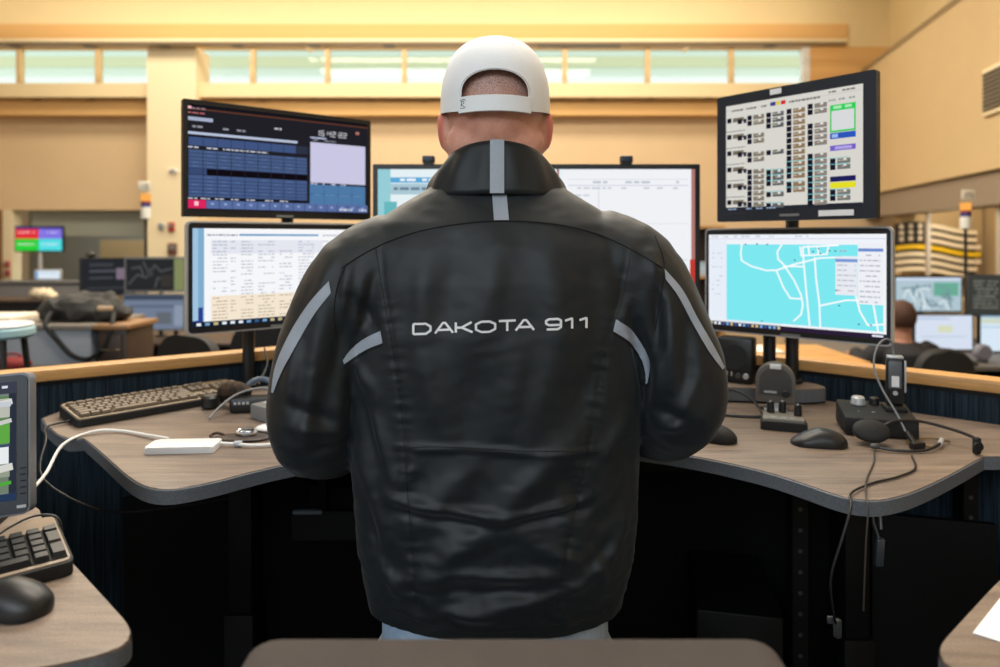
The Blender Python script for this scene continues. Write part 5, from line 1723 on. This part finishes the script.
# far left
table('grey_screen_wall', 'low grey divider wall far left below the colourful television', 'divider', (-6.4, 7.5, 0), (-4.6, 7.6, 1.08), mat('mid_grey', (112, 110, 108), .8), mat('mid_grey', (112, 110, 108), .8))
table('dark_counter', 'dark counter far left in front of the grey divider', 'counter', (-5.4, 6.2, 0), (-3.95, 6.6, .98), M_darkwood, M_black_soft)
cr = NB(); ellipsoid(cr, (0, 0, .05), (.11, .08, .05), None, 16, 8); ellipsoid(cr, (.08, 0, .03), (.07, .06, .03), None, 12, 8)
me = fuse(cr, .012, 0)
for v in me.vertices:
    v.co += Vector((0, 0, 1)) * noise.noise(v.co * 30) * .02
    v.co.z = max(v.co.z, .001)
tag(link('crumpled_paper', me, mat('beige_paper', (214, 196, 164), .8), None, (-4.28, 6.35, .98), sharp=10), 'crumpled beige paper on the dark counter far left', 'paper')
ds = thing('small_display', 'small bright pale display standing on the low grey divider', 'display', (-5.02, 7.55, 1.08))
q = NB(); box(q, (.30, .02, .12), (0, .004, .065), bev=.004); obj('frame', q, M_silver, ds)
p = Pic(.27, .09, 1.0); p.rect(0, 0, 1, 1, (222, 234, 244)); p.up(); p.rect(0, 0, .12, 1, (120, 160, 200)); p.rect(.2, .2, .9, .35, (190, 210, 226)); p.build('screen', ds, (0, -.008, .065))
q = NB(); box(q, (.2, .06, .006), (0, .0, .003)); obj('foot', q, M_grey, ds)

tv = thing('television', 'television on a stand showing red, violet, green and turquoise quarters', 'television', (-6.24, 9.2, 0))
q = NB(); box(q, (.66, .04, .35), (0, .02, 1.545), bev=.006); obj('case', q, M_black, tv)
p = Pic(.63, .32, 1.0)
p.rect(0, 0, .5, .5, (226, 50, 60)); p.rect(.5, 0, 1, .5, (132, 116, 226)); p.rect(0, .5, .5, 1, (44, 206, 60)); p.rect(.5, .5, 1, 1, (84, 222, 226)); p.up(); p.rect(0, 0, 1, .08, (60, 60, 130))
for (u, v) in ((.05, .2), (.55, .2), (.05, .7), (.55, .7)):
    p.words(u, u + .36, v, .05, (255, 235, 235) if u < .5 else (235, 240, 255), rnd, .7)
p.build('screen', tv, (0, -.0012, 1.545))
q = NB(); cyl(q, (0, .03, .0), .025, 1.4, 16); cyl(q, (0, .03, 0), .22, .02, 28, bev=.004); obj('stand', q, M_silver, tv)


def bg_monitor(label, W, H, c, yaw, pic, base_z, dx=0.0, m=M_black):
    return monitor(label, W, H, c, yaw, pic, .02, m, (c[0] + dx + math.sin(-yaw) * .10, c[1] + math.cos(yaw) * .10), base_z, thick=.03)


def pic_dim(W, H, base, blocks):
    p = Pic(W, H, 1.0); p.rect(0, 0, 1, 1, base); p.up()
    for b_ in blocks:
        p.rect(*b_)
    return p


def console(name, label, cat, lo, hi, top_m, body_m):
    lo = Vector(lo); hi = Vector(hi); w, d, h = hi - lo
    t = thing(name, label, cat, ((lo.x + hi.x) / 2, (lo.y + hi.y) / 2, 0))
    q = NB(); box(q, (w, d, .03), (0, 0, h - .015), bev=.005); obj('top', q, top_m, t)
    for s in (-1, 1):
        q = NB(); box(q, (.03, d - .06, h - .03), (s * (w / 2 - .03), 0, (h - .03) / 2), bev=.003); obj('side_panel', q, body_m, t)
    q = NB(); box(q, (w - .09, .02, h - .10), (0, d / 2 - .05, h / 2), bev=.002); obj('back_panel', q, body_m, t)
    return t


desk_l = console('console_desk', 'dark dispatch console desk in the room behind the left monitors', 'desk', (-4.0, 5.2, 0), (-1.2, 6.1, .74), M_darkwood, M_black_soft)
m1 = bg_monitor('dim monitor angled at the far left console with a webcam on top', 
    .40, .31, (-3.20, 5.55, 1.23), R(30), pic_dim(.37, .28, (38, 40, 44), [(.15, .1, .6, .2, (62, 64, 70)), (.15, .3, .95, .36, (84, 84, 94)), (.15, .5, .6, .56, (70, 72, 78)), (.66, .25, .95, .58, (124, 108, 124)), (.1, .8, .9, .85, (60, 62, 66))]), .74)
wc = thing('webcam', 'small dark webcam on top of the dim angled monitor', 'webcam', (-3.31, 5.50, 1.387))
q = NB(); ellipsoid(q, (0, 0, .025), (.04, .03, .025), None, 16, 10); obj('body', q, M_black, wc)
q = NB(); cyl(q, (0, -.034, .025), .010, .006, 14, axis='Y'); obj('lens', q, M_chrome, wc)
p = Pic(.47, .255, 1.0); p.rect(0, 0, 1, 1, (40, 42, 44)); p.rect(.83, 0, 1, 1, (128, 136, 92)); p.up()
for ln in ([(.05, .8), (.2, .5), (.35, .6), (.5, .2), (.6, .4), (.8, .3)], [(.3, .1), (.38, .4), (.45, .35)], [(.5, .9), (.55, .6), (.78, .7)], [(.1, .3), (.25, .25), (.3, .55)]):
    p.line(ln, .012, (82, 84, 84))
p.rect(.36, .3, .46, .55, (64, 66, 66)); p.rect(.6, .5, .8, .9, (56, 52, 50))
bg_monitor('dark map monitor with an olive strip, behind the silver rimmed call list', .495, .285, (-2.79, 5.5, 1.250), 0.0, p, .74, m=M_grey)
p = Pic(.47, .27, 1.0); p.rect(0, 0, 1, 1, (112, 124, 146)); p.rect(0, 0, 1, .14, (62, 72, 88)); p.up(); p.rect(.1, .3, .95, .36, (84, 96, 118)); p.rect(.55, .5, .8, .85, (98, 104, 112)); p.rect(.85, .3, 1, .9, (138, 150, 168))
bg_monitor('blue grey monitor below the dark map monitor at the far console', .495, .295, (-2.76, 5.42, .955), 0.0, p, .74, dx=.13, m=M_grey)


def bg_chair(label, x, y, top, rz, w=.24, seat_z=.48):
    c = thing('desk_chair', label, 'chair', (x, y, 0), rz)
    q = NB(); pl = round_poly([(-w, 0), (w, 0), (w * .95, .55), (-w * .95, .55)], [.06, .06, .16, .16], 6); prism(q, pl, 0, .06, bev=.02)
    bmesh.ops.transform(q, matrix=Matrix.Translation((0, -.18, top - .55)) @ Matrix.Rotation(PI / 2 + .08, 4, 'X'), verts=q.verts[:]); obj('backrest', q, M_black_soft, c, sharp=40)
    q = NB(); box(q, (w * 2, .46, .07), (0, .06, seat_z), bev=.025); obj('seat', q, M_black_soft, c)
    q = NB(); tube(q, [(0, .05, seat_z - .03), (0, -.2, seat_z), (0, -.22, top - .35)], .022, 10, sm=4); cyl(q, (0, .05, .08), .026, seat_z - .1, 16); obj('column', q, M_black, c)
    for k in range(5):
        a = 2 * PI * k / 5
        q = NB(); tube(q, [(0, .05, .09), (.28 * math.cos(a), .05 + .28 * math.sin(a), .045)], [.024, .016], 8); cyl(q, (.28 * math.cos(a), .05 + .28 * math.sin(a), 0), .024, .04, 12); obj('leg', q, M_black, c)
    return c


bg_chair('black desk chair back showing under the silver rimmed call list', -1.48, 3.9, 1.02, 2.9)
bg_chair('black desk chair further left by the blue grey monitor', -1.66, 3.15, 1.06, 2.6)


def light_tower(label, x, y, z0, zt, n):
    t = thing('signal_tower', label, 'signal light', (x, y, z0))
    h = zt - z0
    q = NB(); cyl(q, (0, 0, 0), .05, .02, 20, bev=.004); obj('base', q, M_black, t)
    q = NB(); cyl(q, (0, 0, .02), .012, h - .33, 12); obj('pole', q, M_black, t)
    z = h - .32
    q = NB(); cyl(q, (0, 0, z), .040, .10, 22, bev=.006); obj('white_light', q, mat('pearl_lens', (226, 224, 214), .3), t)
    q = NB(); cyl(q, (0, 0, z + .10), .038, .035, 22); obj('blue_light', q, mat('violet_lens', (66, 60, 120), .3), t)
    q = NB(); cyl(q, (0, 0, z + .135), .040, .015, 22); obj('ring', q, mat('red_lens', (150, 40, 30), .3), t)
    q = NB(); cyl(q, (0, 0, z + .15), .040, .065, 22, bev=.004); obj('amber_light', q, emit((255, 176, 84), 1.0), t)
    q = NB(); box(q, (.105, .008, .085), (0, -.03, z + .275), bev=.003); cd = obj('number_card', q, mat('card_white', (226, 216, 196), .7), t)
    p = Pic(.09, .07, .45); p.text(n, .22, .22, .52, (70, 66, 60)); p.build('number', cd, (0, -.0352, z + .275))
    return t


light_tower('signal tower light with a number card in front of the cream column', -3.02, 5.8, .74, 2.03, '13')

# wall devices on the column and pier
def plate(name, label, cat, px, py, w, h, m, Y):
    t = thing(name, label, cat, (xat(px, Y), Y, zat(py, Y)))
    q = NB(); box(q, (w, .04, h), (0, -.02, 0), bev=.008); obj('housing', q, m, t)
    q = NB(); box(q, (w * .6, .02, h * .35), (0, -.045, h * .12), bev=.006); obj('face', q, M_grey if m is not M_white else M_dgrey, t)
    return t
M_red = mat('fire_red', (176, 52, 44), .4)
plate('fire_strobe', 'red fire strobe box on the cream column', 'alarm', 172, 227, .085, .13, M_red, 9.55)
plate('call_point', 'small brown call box below the red fire strobe', 'call box', 173, 249, .12, .17, mat('brown_box', (112, 72, 56), .5), 9.55)
plate('thermostat', 'small white thermostat beside the red fire strobe', 'thermostat', 162, 226, .08, .09, M_silver, 9.55)
plate('wall_camera', 'small white camera high on the cream column', 'camera', 174, 171, .12, .05, M_white, 9.55)
plate('switch_plate', 'dark red switch plate on the far left pier, the upper one', 'switch', 8, 264, .07, .09, M_red, 10.0)
plate('switch_plate', 'dark red switch plate on the far left pier, the lower one', 'switch', 8, 273, .07, .09, M_red, 10.0)

# ================================================================== THE ROOM BEYOND: centre and right
bk = thing('bookcase', 'oak bookcase beyond the gap beside the wide centre monitor', 'bookcase', (2.15, 8.0, 0))
for x_ in (-.45, .42):
    q = NB(); box(q, (.05, .35, 1.70), (x_, 0, .85), bev=.004); obj('side_panel', q, M_oak, bk)
for z_ in (.06, .55, 1.10, 1.68):
    q = NB(); box(q, (.83, .34, .03), (-.015, 0, z_)); obj('shelf', q, M_oak, bk)
q = NB(); box(q, (.86, .02, 1.66), (-.015, .17, .84)); obj('back_panel', q, M_darkwood, bk, sharp=None)
bx = tag(obj('storage_box', (lambda b_: (box(b_, (.26, .24, .13), (0, 0, .066), bev=.01), box(b_, (.28, .26, .025), (0, 0, .143), bev=.006), b_)[2])(NB()), mat('pale_blue_plastic', (176, 198, 214), .5), None, (2.36, 7.98, 1.115)), 'pale blue lidded box on the oak bookcase shelf', 'box')
table('low_cabinet', 'low oak topped cabinet beyond the right partition', 'cabinet', (.80, 3.2, 0), (1.75, 3.75, .955), M_oak, M_black_soft)
pst = thing('paper_pile', 'pile of white papers on the low oak cabinet under the map screen', 'papers', (1.20, 3.32, .955))
for k in range(5):
    q = NB(); box(q, (.28, .21, .009), (.008 * math.sin(k * 2), .006 * math.cos(k), .005 + k * .0092), rz=.05 * math.sin(k * 3)); obj('sheet_bundle', q, mat('white_paper2', (232, 224, 206), .8), pst, sharp=None)

desk_r = console('console_desk', 'dark console desk where the seated person works', 'desk', (2.4, 4.45, 0), (4.12, 5.75, .70), mat('grey_console_top', (96, 92, 88), .5), M_black_soft)
p = Pic(.50, .255, 1.0); rr = random.Random(5); p.rect(0, 0, 1, 1, (176, 198, 208)); p.up(); p.rect(.58, .15, .96, .55, (106, 172, 150)); p.rect(.0, .0, 1, .08, (210, 222, 240)); p.up()
for k in range(16):
    u = rr.uniform(0, .85); v = rr.uniform(.15, .85)
    p.line([(u, v), (u + rr.uniform(.05, .2), v + rr.uniform(-.25, .25)), (u + rr.uniform(.2, .35) * .6, min(.96, v + .2))], .010, rr.choice([(120, 146, 156), (226, 236, 240), (92, 124, 132), (70, 100, 110)]))
bg_monitor('aerial map monitor above the seated person', .525, .285, (3.275, 5.2, 1.115), 0, p, .70)
p = Pic(.40, .28, 1.0); p.rect(0, 0, 1, 1, (60, 62, 58)); p.up()
for v in np.arange(.1, .9, .1):
    p.words(.05, .45, v, .035, (140, 140, 128), rr, .8); p.words(.55, .95, v, .035, (96, 100, 94), rr, .8)
bg_monitor('dim tile list monitor at the right edge beyond the cable arch', .44, .32, (3.76, 5.1, 1.11), R(-18), p, .70, m=M_dgrey)
p = pic_dim(.42, .25, (214, 224, 240), [(.05, .05, .6, .12, (186, 200, 222)), (.4, .3, .65, .5, (214, 220, 186)), (.1, .6, .9, .65, (196, 208, 228))])
bg_monitor('white monitor just right of the seated person, under the aerial map', .45, .275, (3.275, 5.02, .848), 0, p, .70, m=M_navy)
p = pic_dim(.42, .26, (216, 232, 246), [(0, 0, 1, .06, (150, 180, 200)), (0, .08, 1, .22, (206, 216, 196)), (0, .3, 1, .34, (180, 204, 226))])
bg_monitor('pale blue white monitor at the right edge, under the dim tile list', .46, .28, (3.74, 4.98, .845), R(-4), p, .70, m=M_navy)
rs = thing('round_speaker', 'small round grey speaker on the far console desk', 'speaker', (3.27, 4.58, .70))
q = NB(); cyl(q, (0, 0, .07), .055, .06, 28, axis='Y', bev=.012); obj('shell', q, mat('lilac_grey', (116, 116, 128), .5), rs)
q = NB(); box(q, (.05, .05, .02), (0, .03, .01), bev=.004); obj('foot', q, M_dgrey, rs)
fk = thing('keyboard', 'blurred grey keyboard on the far console desk', 'keyboard', (2.97, 4.56, .70))
q = NB(); box(q, (.32, .13, .02), (0, 0, .01), bev=.004); obj('case', q, mat('grey_brown_keys', (104, 100, 96), .5), fk)
for r_ in range(4):
    q = NB(); box(q, (.30, .022, .006), (0, -.042 + r_ * .028, .023), bev=.001); obj('key_row', q, M_grey, fk)
mouse('small dark mouse between the far keyboard and the round speaker', 3.13, 4.53, .70, .2)
light_tower('signal tower light with a number card in front of the striped flag', 3.80, 5.55, .70, 1.94, '25')

# seated colleague
sx_, sy_ = 2.515, 4.22
pr = thing('person', 'seated person with short brown hair in dark clothes at the far console', 'person', (sx_, sy_, 0))
q = NB()
tube(q, [(0, 0, .55), (0, .0, .70), (0, .02, .88), (0, .02, .95)], [.17, .165, .17, .10], 24, sm=3)
tube(q, [(0, .02, .92), (0, .04, 1.03)], [.055, .055], 16)
ellipsoid(q, (0, .05, 1.105), (.076, .096, .112), None, 24, 16)
for s in (-1, 1):
    ellipsoid(q, (s * .078, .045, 1.09), (.010, .020, .03), None, 10, 8)
    tube(q, [(s * .13, .02, .90), (s * .21, .02, .84), (s * .24, .05, .76), (s * .20, .25, .81), (s * .14, .36, .815)], [.06, .06, .05, .042, .03], 14, sm=3)
    hand(q, (s * .135, .37, .81), (-s * .2, 1, -.05), (0, .05, 1), -s, .95, .3)
    tube(q, [(s * .09, .0, .56), (s * .10, .25, .56), (s * .11, .42, .54), (s * .11, .42, .30), (s * .11, .40, .08)], [.09, .085, .065, .055, .045], 14, sm=3)
    tube(q, [(s * .11, .38, .05), (s * .12, .52, .04)], [.042, .036], 12)
ellipsoid(q, (0, .145, 1.095), (.012, .016, .02), None, 10, 8)
M_dark_clothes = mat('dark_clothes', (26, 26, 30), .85)
link('body', fuse(q, .010, 2), mat('skin2', (176, 124, 100), .6), pr, sharp=180)
q = NB()
tube(q, [(0, 0, .54), (0, .0, .70), (0, .02, .88), (0, .02, .955)], [.19, .185, .19, .085], 24, sm=3)
for s in (-1, 1):
    tube(q, [(s * .12, .02, .905), (s * .21, .02, .85), (s * .245, .05, .765), (s * .20, .22, .825), (s * .15, .33, .825)], [.07, .072, .062, .054, .045], 14, sm=3)
link('sweater', fuse(q, .011, 3), M_dark_clothes, pr, sharp=180)
q = NB()
for s in (-1, 1):
    tube(q, [(s * .09, -.02, .55), (s * .10, .25, .56), (s * .11, .43, .54), (s * .11, .43, .30), (s * .11, .41, .10)], [.105, .10, .08, .072, .066], 14, sm=3)
link('trousers', fuse(q, .011, 2), M_dark_clothes, pr, sharp=180)
q = NB(); ellipsoid(q, (0, .038, 1.122), (.085, .098, .108), None, 28, 18)
dead = [v for v in q.verts if v.co.z < 1.04 or (v.co.y > .10 and v.co.z < 1.15)]
bmesh.ops.delete(q, geom=dead, context='VERTS'); obj('hair', q, mat('auburn_hair', (72, 42, 26), .7, bump=.5, bscale=90, stretch=(3, 3, .4)), pr, sharp=180)
pr.scale = (.94, .94, .94)
bg_chair('black mesh desk chair holding the seated person', 2.47, 4.02, .93, 0, .17, .39)

# striped flag made of waved boards in the alcove, with a gold stripe
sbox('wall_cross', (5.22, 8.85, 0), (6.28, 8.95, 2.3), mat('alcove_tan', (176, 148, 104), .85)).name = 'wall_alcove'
fx, fy = (xat(897, 8.7) + xat(982, 8.7)) / 2, 8.72
fw = xat(982, 8.7) - xat(897, 8.7); fz1 = zat(222, 8.7); fz0 = zat(276, 8.7)
fl = thing('waved_flag', 'black and cream striped wall flag with one gold stripe', 'flag', (fx, fy, (fz0 + fz1) / 2))
def board(z0, z1, x0, x1, y0, y1, m, name):
    b_ = NB(); nn = 20
    V = []
    for i in range(nn + 1):
        x = x0 + (x1 - x0) * i / nn
        t = (x + fw / 2) / fw
        dz = .035 * math.sin(t * 5.2 + .4) - .10 * max(0, t - .55)
        V.append([b_.verts.new((x, y, z + dz)) for y, z in ((y0, z0), (y0, z1), (y1, z1), (y1, z0))])
    for a, c in zip(V, V[1:]):
        for j in range(4):
            b_.faces.new((a[j], a[(j + 1) % 4], c[(j + 1) % 4], c[j]))
    b_.faces.new(V[0]); b_.faces.new(V[-1][::-1])
    return obj(name, b_, m, fl, sharp=30)
H_ = (fz1 - fz0) - .08
M_fcream = mat('flag_cream', (232, 212, 176), .6); M_fblack = mat('flag_black', (34, 26, 22), .6); M_gold = mat('flag_gold', (236, 190, 30), .5)
board(-H_ / 2, H_ / 2, -fw / 2, fw / 2 - .06, .02, .04, M_fblack, 'backing')
row = H_ / 13
for k in range(7):
    z1 = H_ / 2 - k * 2 * row
    board(z1 - row * 1.15, z1, -fw / 2 + (fw * .36 if k < 3 else 0), fw / 2 - (.0 if k in (2, 3, 4) else .05), -.005, .02, M_gold if k == 3 else M_fcream, 'stripe')
ct = board(H_ / 2 - row * 5.4, H_ / 2 + .01, -fw / 2, -fw / 2 + fw * .34, -.005, .02, M_fblack, 'canton')
for i in range(3):
    for j in range(3):
        x = -fw / 2 + fw * (.06 + .11 * i); z = H_ / 2 - row * (.9 + 1.7 * j)
        t = (x + fw / 2) / fw
        b_ = NB(); pl = [((.032 if k % 2 else .075 * .9) * .62 * math.sin(PI * k / 5), (.032 if k % 2 else .075 * .9) * .62 * math.cos(PI * k / 5)) for k in range(10)]
        prism(b_, pl, 0, .006); bmesh.ops.transform(b_, matrix=Matrix.Translation((x, -.005, z + .035 * math.sin(t * 5.2 + .4))) @ Matrix.Rotation(PI / 2, 4, 'X'), verts=b_.verts[:]); obj('star', b_, M_fcream, ct, sharp=None)
